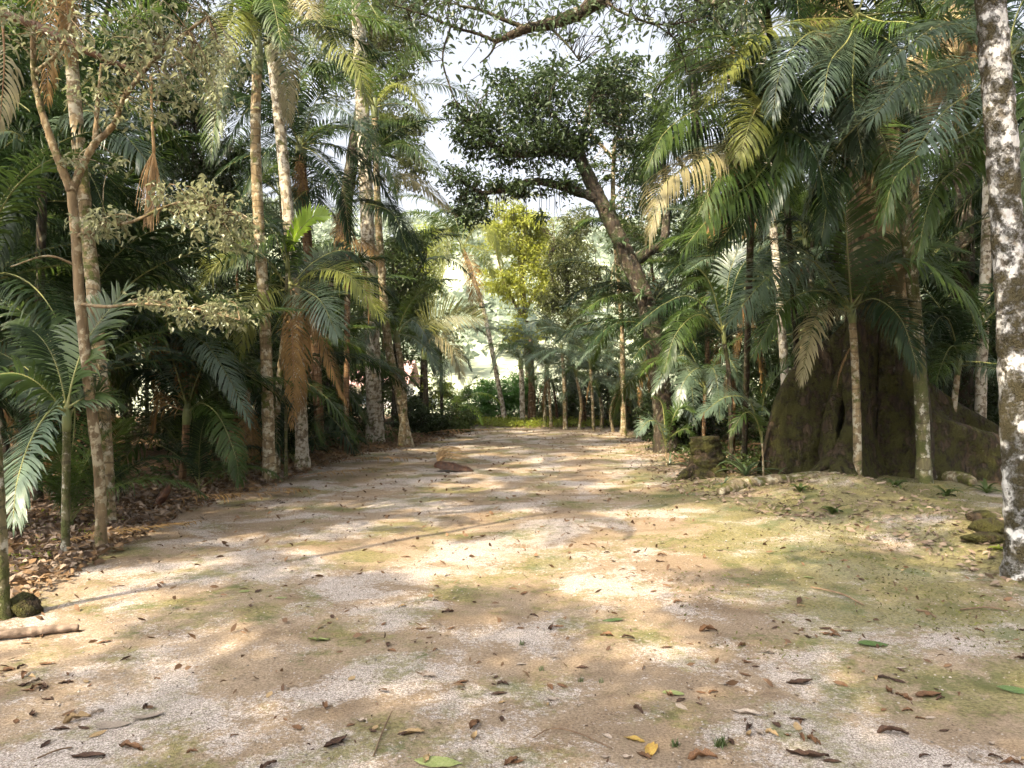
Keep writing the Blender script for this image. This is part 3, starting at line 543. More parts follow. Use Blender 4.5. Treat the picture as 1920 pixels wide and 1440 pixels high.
palm('palm seedling with one upright frond beside the buttress roots', [(1432, 888, 10.9), (1430, 850, 10.9), (1428, 825, 10.9)], .014, .013, 'bark_tan', [([(1430, 760, 0), (1445, 720, -.1), (1492, 668, -.2)], 'frond', .34, .15), ([(1405, 752, -.1), (1360, 745, -.3), (1310, 782, -.4)], 'frond_blue', .3, .3), ([(1415, 780, -.2), (1395, 775, -.4), (1372, 810, -.4)], 'frond', .25, .4)], seed=37, shaft=.08, group=GR, name='palm_seedling', width=.028)
palm('small fan shaped palm seedling at the mossy right edge of path', [(1250, 848, 14.5), (1249, 842, 14.5), (1248, 836, 14.5)], .015, .013, 'bark_tan', [([(1235, 795, -.1), (1215, 790, -.2), (1195, 815, -.3)], 'frond_blue', .28, .3), ([(1262, 785, 0), (1275, 765, 0), (1300, 770, 0)], 'frond', .3, .3), ([(1245, 780, 0), (1240, 755, 0), (1228, 745, 0)], 'frond', .28, .2), ([(1270, 810, -.2), (1290, 805, -.3), (1305, 830, -.3)], 'frond', .25, .5)], seed=38, shaft=.08, group=GR, name='palm_seedling', width=.028)
palm('pale leaved palm thicket behind the tattered palm', [(1318, 830, 16.5), (1320, 790, 16.5), (1322, 735, 16.5)], .04, .04, 'bark_brown', [([(1290, 670, -.2), (1255, 680, -.4), (1225, 735, -.5)], 'frond_blue', .4, .7), ([(1350, 665, -.2), (1378, 690, -.4), (1395, 750, -.5)], 'frond_blue', .4, .7), ([(1310, 690, -.6), (1280, 720, -.9), (1270, 780, -1.0)], 'frond_blue', .36, .8), ([(1335, 690, -.5), (1345, 720, -.8), (1350, 785, -.9)], 'frond_blue', .36, .8)], fill=6, fill_mats=('frond_blue', 'frond', 'frond_dark'), scale=.75, seed=39, shaft=.2, group=GR)
palm('white barked slim palm trunk left of the giant tree', [(1478, 850, 14.8), (1470, 680, 14.8), (1458, 520, 14.8), (1446, 380, 14.8), (1430, 100, 14.8), (1426, -60, 14.8)], .08, .07, 'bark_pale', fill=8, fill_mats=('frond', 'frond_dark'), dead=1, seed=40, group=GR, scale=1.3)
palm('orange lit pale palm trunk seen behind the giant trunk', [(1650, 860, 16.5), (1651, 600, 16.5), (1650, 300, 16.5), (1648, 60, 16.5)], .07, .06, 'bark_tan', fill=7, fill_mats=('frond', 'frond_dark'), seed=41, group=GR, scale=1.3)
palm('dark mottled palm trunk standing behind the white lichen trunk', [(1838, 830, 14.5), (1840, 700, 14.5), (1850, 450, 14.5), (1857, 150, 14.5), (1858, -30, 14.5)], .10, .09, 'bark_pale', fill=8, fill_mats=('frond', 'frond_dark'), dead=1, seed=42, group=GR, scale=1.3)

# ------------------------------------------------------------------ palms at the end of the clearing
GC = 'palms at the far end of the clearing'
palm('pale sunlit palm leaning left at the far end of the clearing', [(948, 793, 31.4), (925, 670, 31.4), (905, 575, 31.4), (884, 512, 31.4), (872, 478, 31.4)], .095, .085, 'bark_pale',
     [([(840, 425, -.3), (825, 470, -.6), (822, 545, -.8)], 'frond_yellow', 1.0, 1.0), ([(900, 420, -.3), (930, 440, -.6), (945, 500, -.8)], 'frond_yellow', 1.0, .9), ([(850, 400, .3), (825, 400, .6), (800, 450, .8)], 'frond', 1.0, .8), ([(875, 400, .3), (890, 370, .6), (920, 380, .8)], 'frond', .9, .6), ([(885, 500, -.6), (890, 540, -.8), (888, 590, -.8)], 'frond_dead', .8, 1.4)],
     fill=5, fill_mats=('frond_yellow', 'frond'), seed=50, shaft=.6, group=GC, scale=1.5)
palm('small palm in the light at the left end of the hedge', [(858, 800, 29), (857, 780, 29), (856, 765, 29)], .07, .06, 'bark_brown', [([(875, 740, 0), (885, 715, 0), (893, 708, 0)], 'frond', .6, .3)], fill=7, fill_mats=('frond', 'frond_lime'), seed=51, shaft=.2, group=GC, scale=.7)
palm('dark slim palm left of the clearing end against bright pasture', [(828, 798, 28), (828, 740, 28), (826, 650, 28)], .06, .05, 'bark_dark', fill=8, fill_mats=('frond', 'frond_dark'), seed=52, shaft=.3, group=GC, scale=.8)
palm('white slim palm stem beside the far hedge', [(980, 797, 30), (979, 740, 30), (977, 690, 30)], .11, .09, 'bark_pale', [([(960, 650, 0), (940, 655, 0), (925, 690, 0)], 'frond_blue', .8, .7)], fill=6, fill_mats=('frond_blue', 'frond'), seed=53, shaft=.4, group=GC, scale=.9)
LAND = [(15, 'the grey edge stem'), (125, 'the young palm'), (205, 'the forked tree'), (345, 'the low skirted palm'), (505, 'the ringed palm'), (567, 'the creamy trunk'), (600, 'the rusty sheathed palm'), (700, 'the thick grey trunk'), (768, 'the leaning slim trunk'), (830, 'the fan frond palm'), (905, 'the far hedge'), (1000, 'the banana plant'), (1110, 'the thin stemmed thicket'), (1240, 'the leaning tree'), (1325, 'the mossy stump'), (1400, 'the curtain fronded palm'), (1470, 'the white slim palm'), (1600, 'the giant tree'), (1733, 'the green stemmed palm'), (1840, 'the dark mottled palm'), (1895, 'the lichen trunk')]
def landmark(x, y):
    px = 960 + x / y * FP
    if px < 0: return 'beyond the left picture edge'
    if px > 1920: return 'beyond the right picture edge'
    l = min(LAND, key=lambda a: abs(a[0] - px)); dx = px - l[0]
    return ('behind ' if abs(dx) < 14 else ('right of ' if dx > 0 else 'left of ')) + l[1]
def plabel(x, y, h, bark, dead, lean):
    return '%s %s%s palm%s %s in wood, %s' % ('left leaning' if lean < -.2 else ('right leaning' if lean > .2 else 'upright'), 'short' if h < 3 else ('middling' if h < 6 else 'tall'), ' ' + bark.split('_')[1] + ' stemmed', ' with skirt' if dead else '', 'deepest' if y > 21 else ('deep' if y > 15 else 'shaded'), landmark(x, y).replace('the ', ''))
ORD = ['first', 'second', 'third', 'fourth', 'fifth', 'sixth', 'seventh', 'eighth', 'ninth', 'tenth', 'eleventh', 'twelfth', 'thirteenth', 'fourteenth', 'fifteenth']
rngc = random.Random(5)
for k, (x, yt, d) in enumerate(sorted([(1022, 690, 29), (1034, 700, 28), (1058, 715, 29.5), (1060, 660, 27.5), (1086, 705, 27), (1094, 735, 29), (1113, 690, 26), (1128, 725, 28), (1150, 735, 25.5), (1166, 700, 25), (1180, 720, 27), (1205, 690, 24), (1222, 735, 22.5), (1045, 730, 31), (1138, 660, 29)])):
    yb = 720 + CAMH * FP / d
    palm('%s slim palm from the left in the thin stemmed thicket' % ORD[k], [(x, yb, d), (x + rngc.uniform(-6, 4), (yb + yt) / 2, d), (x + rngc.uniform(-8, 6), yt, d)], rngc.uniform(.05, .09), .05, rngc.choice(['bark_tan', 'bark_brown', 'bark_tan', 'bark_dark']), fill=7, fill_mats=('frond_blue', 'frond', 'frond_blue'), dead=rngc.choice([0, 1, 1]), seed=60 + k, shaft=.35, group='thicket of thin stemmed palms', scale=rngc.uniform(.7, .95), dead_scale=.7)
# filler palms standing in the dark of both woods
rngf = random.Random(11); k = 0
LF = [(-6.3, 9.0, 2.6), (-8.2, 11.5, 4.5), (-6.0, 12.3, 2.2), (-7.6, 15, 3.4), (-9.5, 14, 3.2), (-6.4, 17.0, 2.0), (-8.3, 18.5, 6.5), (-11, 17, 5), (-6.2, 20.5, 2.0), (-7.2, 22, 6.5), (-10.5, 21.5, 4), (-13, 20, 7), (-5.8, 25, 7.5), (-9.0, 25.5, 8), (-12.5, 26, 6), (-4.4, 24, 3.0), (-15, 24, 8), (-7.0, 10.4, 1.7), (-5.2, 14.6, 1.6), (-9.0, 12.6, 6.4), (-4.4, 28, 5),
      (-5.6, 10.6, 1.5), (-7.6, 13.2, 2.0), (-6.8, 16.2, 2.4), (-6.2, 11.4, 5.4), (-5.9, 14.2, 4.0), (-8.8, 16.2, 3.6), (-7.0, 19.5, 1.9), (-10, 19, 8.5), (-5.2, 18.4, 1.0), (-8.2, 15.4, 7.2), (-7.9, 10.0, 3.3)]
def fillers(L, group, mats):
    global k
    for x, y, h in L:
        k += 1; x += rngf.uniform(-.25, .25) - (1.3 if -7 < x < 0 and 10 < y < 26 and h > 2 else 0); lean = rngf.uniform(-.5, .5); bk = rngf.choice(['bark_dark', 'bark_brown', 'bark_tan', 'bark_dark']); de = rngf.choice([0, 1, 2])
        palm(plabel(x, y, h, bk, de, lean), [(x, y, 0), (x + lean * .3, y, h * .5), (x + lean, y + rngf.uniform(-.3, .3), h)], rngf.uniform(.045, .08), .045, bk, fill=12, fill_mats=mats, dead=de, seed=100 + k, shaft=.35, group=group, scale=rngf.uniform(1.0, 1.35), world=True)
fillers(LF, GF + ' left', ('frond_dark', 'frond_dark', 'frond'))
RF = [(5.6, 14.8, 2.4), (6.5, 16, 4.5), (8.3, 15, 3), (10.2, 13.5, 4), (9, 19, 6), (6.0, 20, 3.5), (7.5, 23, 7), (11.5, 18, 6), (12.5, 22, 5), (5.0, 24, 5.5), (9.5, 27, 7), (14.5, 24, 8), (7.9, 13.4, 1.8), (9.3, 14.2, 5.6), (6.8, 27, 4), (4.4, 19, 2.0), (5.0, 16.8, 3.6), (7.2, 18, 5), (5.6, 22, 7.5), (10.6, 16, 7.2), (3.9, 21, 3.2), (8.6, 17, 2.0)]
fillers(RF, GF + ' right', ('frond_dark', 'frond', 'frond_dark', 'frond_blue'))

# ------------------------------------------------------------------ broadleaf trees
def broad(name, label, trunk, r, bark, limbs, blobs, n, size, leaf, seed, world=False, group=None, detail=False, clumps=None, spread=.22, droop=.5, aspect=.42, twig_r=.012, twig_bark=None, sides=10, rough=.05, cat='tree', flare=1.3):
    """trunk / limb points in photo pixels + distance; blobs (px,py,d, rx,ry,rz metres, weight)"""
    rng = np.random.default_rng(seed); cv = (lambda p: np.asarray(p, float)) if world else (lambda p: P(*p))
    T = [cv(p) for p in trunk]; base = T[0].copy(); base[2] = float(gz(base[0], base[1])); T[0] = base - [0, 0, .08]
    root = empty(name, base, label, cat, group)
    trunk_tube(root, base, T, r[0], r[1], bark, sides=sides, rough=rough, seed=seed, ring=0, flare=flare)
    anchors = [catmull(np.array(T) - base, 20)[10:]]
    for i, (pts, r0, r1) in enumerate(limbs):
        L = np.array([cv(p) for p in pts]) - base; v, q, t = tube(L, np.linspace(r0, r1, 8), 8, 8 * len(L), rough * 1.6, seed + i); MB().add(v, q, t).build('limb', M[bark], root)
        anchors.append(catmull(L, 16)[3:])
    B = [tuple(cv(b[:3]) - base) + tuple(b[3:]) for b in blobs]
    pts, cc = crown_points(rng, B, n, spread, clumps)
    mb = MB(); leaf_cloud(mb, pts, size, rng, droop, aspect, detail=detail); cr = mb.build('crown', M[leaf], root, smooth=False)
    if twig_r:
        tb = MB(); twigs(tb, rng, np.concatenate(anchors), cc, twig_r); tag(tb.build('twigs', M[twig_bark or bark], root), kind='stuff')
    return root

# forked tree in the left foreground
broad('forked_tree', 'thin forked tree with pale leaf sprays at the left path edge', [(190, 1036, 7.3), (187, 900, 7.3), (168, 740, 7.3), (150, 560, 7.3), (142, 440, 7.3), (134, 355, 7.3)], (.052, .044), 'bark_twig',
      [([(134, 360, 7.3), (110, 300, 7.25), (85, 230, 7.2), (65, 150, 7.2), (62, 60, 7.1)], .045, .022), ([(134, 360, 7.3), (155, 310, 7.3), (178, 270, 7.25), (215, 232, 7.2), (235, 180, 7.1), (300, 100, 7.0), (390, 30, 6.9)], .042, .014),
       ([(178, 270, 7.25), (182, 210, 7.3), (190, 120, 7.4)], .028, .012), ([(142, 445, 7.3), (190, 425, 7.1), (250, 415, 7.0), (340, 380, 6.9), (450, 400, 6.8)], .022, .008), ([(150, 570, 7.3), (200, 575, 7.1), (270, 570, 7.0), (370, 580, 6.9), (450, 600, 6.8)], .018, .007), ([(62, 140, 7.2), (110, 95, 7.1), (140, 30, 7.0)], .02, .01), ([(148, 500, 7.3), (90, 480, 7.2), (20, 500, 7.1)], .014, .006)],
      [(260, 90, 7.0, .8, .6, .45, 2.2), (360, 130, 6.9, .55, .5, .35, 1.8), (400, 400, 6.9, .35, .4, .28, 1.6), (330, 370, 7.0, .3, .3, .14, .8), (200, 420, 7.0, .32, .3, .12, 1.0), (400, 590, 6.9, .35, .3, .16, 1.4), (290, 560, 7.0, .3, .3, .08, .8), (180, 300, 7.1, .35, .3, .1, .5), (60, 60, 7.1, .5, .4, .3, 1.2), (250, 180, 7.0, .6, .4, .25, 1.2), (450, 440, 6.9, .22, .3, .2, .8)],
      3600, .062, 'leaf_pale', 201, detail=True, clumps=300, spread=.24, droop=.7, aspect=.45, twig_r=.006)
# epiphyte laden tree leaning over the clearing
epi = broad('leaning_tree', 'dark leaning tree hung with epiphytes over the far path', [(1250, 848, 18), (1236, 700, 18), (1215, 580, 18), (1180, 490, 18), (1140, 405, 18), (1105, 335, 18), (1082, 285, 18)], (.25, .14), 'bark_dark',
      [([(1125, 375, 18), (1060, 352, 17.8), (1000, 340, 17.6), (955, 355, 17.5), (905, 362, 17.4)], .12, .05), ([(1082, 290, 18), (1030, 285, 17.8), (970, 290, 17.6), (920, 270, 17.5), (880, 235, 17.4)], .11, .04), ([(1090, 300, 18), (1050, 230, 18), (1000, 190, 18)], .09, .03), ([(1085, 290, 18), (1100, 220, 18.2), (1120, 160, 18.4)], .08, .03), ([(1180, 500, 18), (1215, 470, 18.2), (1245, 450, 18.5), (1250, 330, 18.8)], .16, .08), ([(905, 362, 17.4), (880, 350, 17.3), (850, 330, 17.2)], .05, .02)],
      [(930, 205, 17.6, .8, .9, .62, 1.6), (1000, 165, 17.8, .9, .9, .5, 1.5), (1040, 225, 18, 1.0, 1.1, .55, 1.9), (1125, 150, 18.4, .75, .8, .55, 1.4), (1160, 205, 18.5, .5, .6, .5, .8), (890, 255, 17.5, .55, .5, .5, 1.0), (985, 275, 17.7, 1.1, .9, .4, 1.7), (865, 350, 17.3, .5, .5, .5, 1.0), (1080, 265, 18, .6, .6, .4, .8), (885, 395, 17.3, .4, .5, .35, .6), (1050, 350, 17.8, .7, .4, .22, .7), (960, 350, 17.5, .6, .4, .22, .7), (1190, 270, 18.6, .45, .5, .5, .6), (1205, 340, 18.6, .45, .5, .8, .9), (1220, 240, 19, .5, .5, .7, .7), (1175, 120, 18.6, .35, .4, .3, .3), (850, 210, 17.4, .3, .4, .25, .25), (1060, 125, 18.2, .45, .4, .22, .35), (940, 140, 17.6, .4, .4, .25, .35), (1000, 400, 17.6, .25, .3, .2, .15)],
      14500, .135, 'leaf_epi', 202, clumps=420, spread=.34, twig_r=.013)
rg = np.random.default_rng(77)
base = np.array(epi.location)
for k, (x0, x1, y0, d, n) in enumerate([(925, 1000, 352, 17.5, 14), (1000, 1060, 350, 17.7, 14), (940, 1040, 290, 17.7, 10)]):
    mb = MB()
    for i in range(n):
        a = P(rg.uniform(x0, x1), y0 + rg.uniform(-6, 8), d + rg.uniform(-.2, .2)); L = rg.uniform(.15, 1.0) ** 1.5 + .1
        v, q, t = tube([a - base, a + [rg.normal(0, .03), 0, -L * .5] - base, a + [rg.normal(0, .05), 0, -L] - base], [.008, .005, .002], 4, 7, cap=False); mb.add(v, q, t)
    tag(mb.build('hanging_roots', M['bark_dark'], epi), kind='stuff')
broad('slim_tree', 'slim tree with orange lit trunk behind the leaning tree', [(1170, 815, 24), (1165, 600, 23.5), (1150, 400, 22.5), (1152, 260, 22)], (.085, .06), 'bark_tan', [([(1152, 300, 22), (1120, 265, 22), (1085, 235, 22)], .06, .03), ([(1150, 290, 22), (1165, 220, 22), (1175, 160, 22)], .05, .02)],
      [(1150, 190, 22, .9, .9, 1.0, 2), (1190, 300, 22, .8, .8, .8, 1.2), (1120, 320, 22, .5, .5, .5, .6), (1190, 420, 22, .9, .8, 1.2, 1.6), (1180, 560, 22, .9, .8, 1.0, 1.2)], 9000, .12, 'leaf_mid', 203, clumps=170)
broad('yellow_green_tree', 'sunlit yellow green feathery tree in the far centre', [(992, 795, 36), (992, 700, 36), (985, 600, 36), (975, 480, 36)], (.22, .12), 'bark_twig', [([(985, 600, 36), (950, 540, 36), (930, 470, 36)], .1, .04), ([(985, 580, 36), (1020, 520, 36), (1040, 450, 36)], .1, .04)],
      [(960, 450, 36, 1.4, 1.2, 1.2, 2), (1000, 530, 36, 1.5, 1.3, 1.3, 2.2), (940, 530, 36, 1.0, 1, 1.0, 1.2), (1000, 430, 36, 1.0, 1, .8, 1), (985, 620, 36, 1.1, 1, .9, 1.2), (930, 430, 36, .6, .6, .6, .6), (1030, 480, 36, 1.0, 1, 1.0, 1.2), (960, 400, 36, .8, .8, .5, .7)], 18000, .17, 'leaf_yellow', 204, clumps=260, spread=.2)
broad('olive_tree_crown', 'olive green rounded tree right of the yellow green tree', [(1075, 795, 33), (1072, 700, 33), (1068, 600, 33), (1060, 500, 33)], (.2, .1), 'bark_dark', [([(1068, 620, 33), (1100, 570, 33), (1120, 520, 33)], .08, .03), ([(1068, 600, 33), (1040, 540, 33), (1030, 480, 33)], .08, .03)],
      [(1065, 480, 33, 1.1, 1, 1.1, 1.6), (1100, 540, 33, 1.2, 1, 1.0, 1.6), (1050, 600, 32.5, 1.1, 1, .9, 1.3), (1110, 630, 32, 1.3, 1, .7, 1.4), (1080, 420, 33, .8, .8, .7, .8), (1030, 560, 33, .7, .7, .9, .8)], 14000, .15, 'leaf_olive', 205, clumps=260)
broad('dense_tree', 'dense dark leaved tree behind the thick grey palm trunk', [(745, 805, 26), (745, 700, 26), (742, 560, 26), (740, 450, 26)], (.16, .09), 'bark_dark', [([(742, 560, 26), (775, 520, 26), (800, 480, 26)], .07, .03)],
      [(745, 500, 26, 1.1, 1, 1.0, 1.6), (780, 560, 26, .8, .8, .9, 1.2), (730, 580, 26, 1.0, .8, .8, 1.2), (770, 460, 26, .7, .7, .6, .7), (790, 620, 26, .5, .6, .5, .5)], 11000, .13, 'leaf_mid', 206, clumps=200)
broad('tall_leafy_tree', 'tall leafy tree with olive crown at the top left of sky gap', [(600, 815, 24), (620, 600, 24), (660, 300, 24), (700, 60, 24), (720, -120, 24)], (.24, .14), 'bark_dark', [([(690, 100, 24), (740, 60, 23.5), (780, 10, 23)], .1, .04), ([(680, 180, 24), (720, 220, 23.5), (760, 250, 23.2)], .08, .03), ([(700, 60, 24), (640, 20, 24), (590, 10, 24)], .1, .04), ([(660, 300, 24), (720, 290, 23.5), (770, 310, 23)], .08, .03)],
      [(745, 60, 23.5, 1.1, 1.3, 1.2, 1.8), (780, -20, 23.5, 1.1, 1.3, .9, 1.4), (720, 150, 23.5, 1.0, 1.2, .9, 1.4), (650, 30, 24, 1.4, 1.3, 1.2, 1.4), (745, 250, 23.3, .8, 1, .8, 1.2), (760, 320, 23, .8, 1, .6, 1), (590, 120, 24.5, 1.6, 1.2, 1.4, 1.4), (700, -120, 24, 2.5, 2.5, 1.4, 2)], 17000, .14, 'leaf_olive', 207, clumps=300)
broad('dark_tree', 'dark broadleaf tree filling the upper left corner', [(160, 865, 18), (180, 600, 18), (220, 300, 18), (240, 60, 18)], (.2, .13), 'bark_dark', [([(220, 300, 18), (300, 240, 17.5), (380, 230, 17.2)], .09, .03), ([(225, 260, 18), (120, 180, 17.6), (40, 160, 17.4)], .09, .03), ([(240, 60, 18), (330, -10, 18), (400, -60, 18)], .1, .04)],
      [(330, 250, 17.5, 1.3, 1.2, 1.1, 1.6), (100, 170, 17.8, 1.6, 1.2, 1.2, 1.6), (250, 60, 18, 1.8, 1.4, 1.2, 1.8), (400, 330, 17.5, .8, .8, 1.0, 1), (60, 350, 18.5, 1.3, 1.2, 1.3, 1.2), (430, 120, 18, 1.0, 1, 1.2, 1), (0, 20, 18, 1.6, 1.4, 1.2, 1.2)], 17000, .13, 'leaf_dark', 208, clumps=280)
broad('mid_green_tree', 'mid green tree showing between trunks right of the giant tree', [(1760, 800, 24), (1765, 600, 24), (1770, 350, 24), (1775, 120, 24)], (.2, .12), 'bark_dark', [([(1770, 350, 24), (1830, 280, 24), (1880, 240, 24)], .09, .03)],
      [(1790, 330, 24, 1.8, 1.5, 1.6, 2), (1850, 480, 24, 1.8, 1.4, 1.4, 1.6), (1740, 480, 24, 1.3, 1.2, 1.2, 1.2), (1800, 150, 24, 2.2, 1.6, 1.6, 1.8), (1900, 620, 24, 1.4, 1.2, 1.2, 1), (1700, 620, 24, 1.2, 1, 1.2, .8)], 14000, .15, 'leaf_mid', 209, clumps=240)
broad('backlit_tree', 'olive backlit tree behind the drooping palm curtain', [(1330, 815, 24.5), (1320, 600, 24.5), (1310, 350, 24.5), (1300, 160, 24.5)], (.18, .12), 'bark_dark', [([(1310, 350, 24.5), (1260, 280, 24.5), (1230, 200, 24.5)], .08, .03)],
      [(1260, 180, 24.5, 1.0, 1.2, 1.4, 1.4), (1340, 150, 24.5, 1.6, 1.2, 1.6, 1.8), (1290, 400, 24.5, 1.4, 1.2, 1.5, 1.6), (1380, 480, 24.5, 1.4, 1.2, 1.6, 1.6), (1240, 560, 24.5, .9, .9, 1.2, 1), (1450, 250, 24.5, 1.6, 1.2, 2, 1.6), (1300, 620, 24, 1.3, 1, 1, 1.2)], 14000, .15, 'leaf_mid', 210, clumps=240)
broad('lime_tree_crown', 'bright lime tree glimpsed between far left palms', [(790, 800, 33), (795, 650, 33), (800, 520, 33)], (.13, .08), 'bark_dark', [], [(800, 470, 33, 1.1, 1, 1.2, 1.4), (775, 530, 33, .9, .9, 1, 1), (830, 740, 33, .9, .9, .7, .6)], 5000, .16, 'leaf_bright', 211, clumps=90)
def canopy(label, x, y, z, R_, n, seed, leaf='leaf_mid', nb=7, size=.15, trunk_r=.25, thin=.16):  # trees with unseen crowns, added to shade the path and darken the woods
    rg = np.random.default_rng(seed); bl = []; li = []
    for i in range(nb):
        a = i * 2.399 + seed; rr = R_ * math.sqrt((i + .3) / nb) * .85; bx, by, bz = x + math.cos(a) * rr, y + math.sin(a) * rr, z + rg.uniform(-.7, .9)
        bl.append((bx, by, bz, R_ * .42, R_ * .42, R_ * .17, 1)); li.append(([(x, y, z * .62), ((x + bx) / 2, (y + by) / 2, z * .8 + .3), (bx, by, bz)], .10, .03))
    broad('added_shade_tree', label, [(x, y, 0), (x + .1, y, z * .35), (x, y, z * .68)], (trunk_r, trunk_r * .6), 'bark_dark', li, bl, n, size, leaf, seed, world=True, clumps=int(n / 70), spread=thin, group='tall trees added for shade', twig_r=.014)
canopy('unseen spreading tree added off the left foreground to shade the near path', -6.6, -3.0, 9.2, 3.6, 17000, 212)
canopy('second unseen spreading tree added off the left side to shade the middle path', -9.8, 2.6, 9.6, 2.9, 9000, 213)
canopy('unseen spreading tree added left of the young palm to shade the middle path', -6.4, 4.6, 9.4, 2.6, 7500, 220)
canopy('tall tree added to darken the left wood behind the young palm, crown unseen', -13.2, 15.0, 11.2, 2.8, 11000, 214, 'leaf_dark')
canopy('tall tree added to darken the left wood behind the ringed palms, crown unseen', -11.8, 21, 14.0, 3.0, 11000, 215, 'leaf_dark')
canopy('tall tree added to darken the right wood behind the giant tree, crown unseen', 9.6, 16.5, 13, 4.2, 15000, 216, 'leaf_dark')
canopy('unseen tall tree added to darken the wood beyond the lichen trunk', 9.5, 9.0, 9.5, 3.4, 12000, 217, 'leaf_mid')
canopy('unseen spreading tree added behind the camera to shade the near sand', -1.9, -1.3, 8.8, 3.1, 11000, 218)
# leafy under-storey trees that close the woods at the back
for k2, (x, y, h, lf) in enumerate([(-8.5, 27, 6, 'leaf_dark'), (-12, 24, 7.5, 'leaf_dark'), (-16, 27, 9, 'leaf_dark'), (-11.5, 30, 10, 'leaf_dark'), (-19, 31, 10, 'leaf_mid'), (-7.5, 31, 7, 'leaf_mid'), (-15, 20, 6.5, 'leaf_dark'), (-11.5, 15, 5, 'leaf_dark'), (7.5, 29, 8, 'leaf_mid'), (11, 26, 7, 'leaf_dark'), (15, 27, 9, 'leaf_dark'), (13, 19.5, 6.5, 'leaf_dark'), (19, 31, 10, 'leaf_mid'), (11, 32, 11, 'leaf_mid'), (-5.6, 33, 4.5, 'leaf_mid'), (16.5, 22, 8, 'leaf_mid')]):
    rg2 = np.random.default_rng(700 + k2)
    bl = [(x + rg2.normal(0, 1.1), y + rg2.normal(0, .8), h * f, 1.9, 1.4, h * .14, 1) for f in (.16, .34, .5, .66, .82, .97, .4, .75)]
    broad('leafy_tree', '%s %s tree closing the back of the wood, %s' % ('tall' if h > 7.2 else 'lower', {'leaf_dark': 'dark leaved', 'leaf_mid': 'green leaved'}[lf], landmark(x, y)), [(x, y, 0), (x, y, h * .5), (x + .2, y, h * .95)], (.13, .05), 'bark_dark', [], bl, 8000, .19, lf, 720 + k2, world=True, clumps=150, group='leafy trees closing the woods', spread=.24, twig_r=.012)

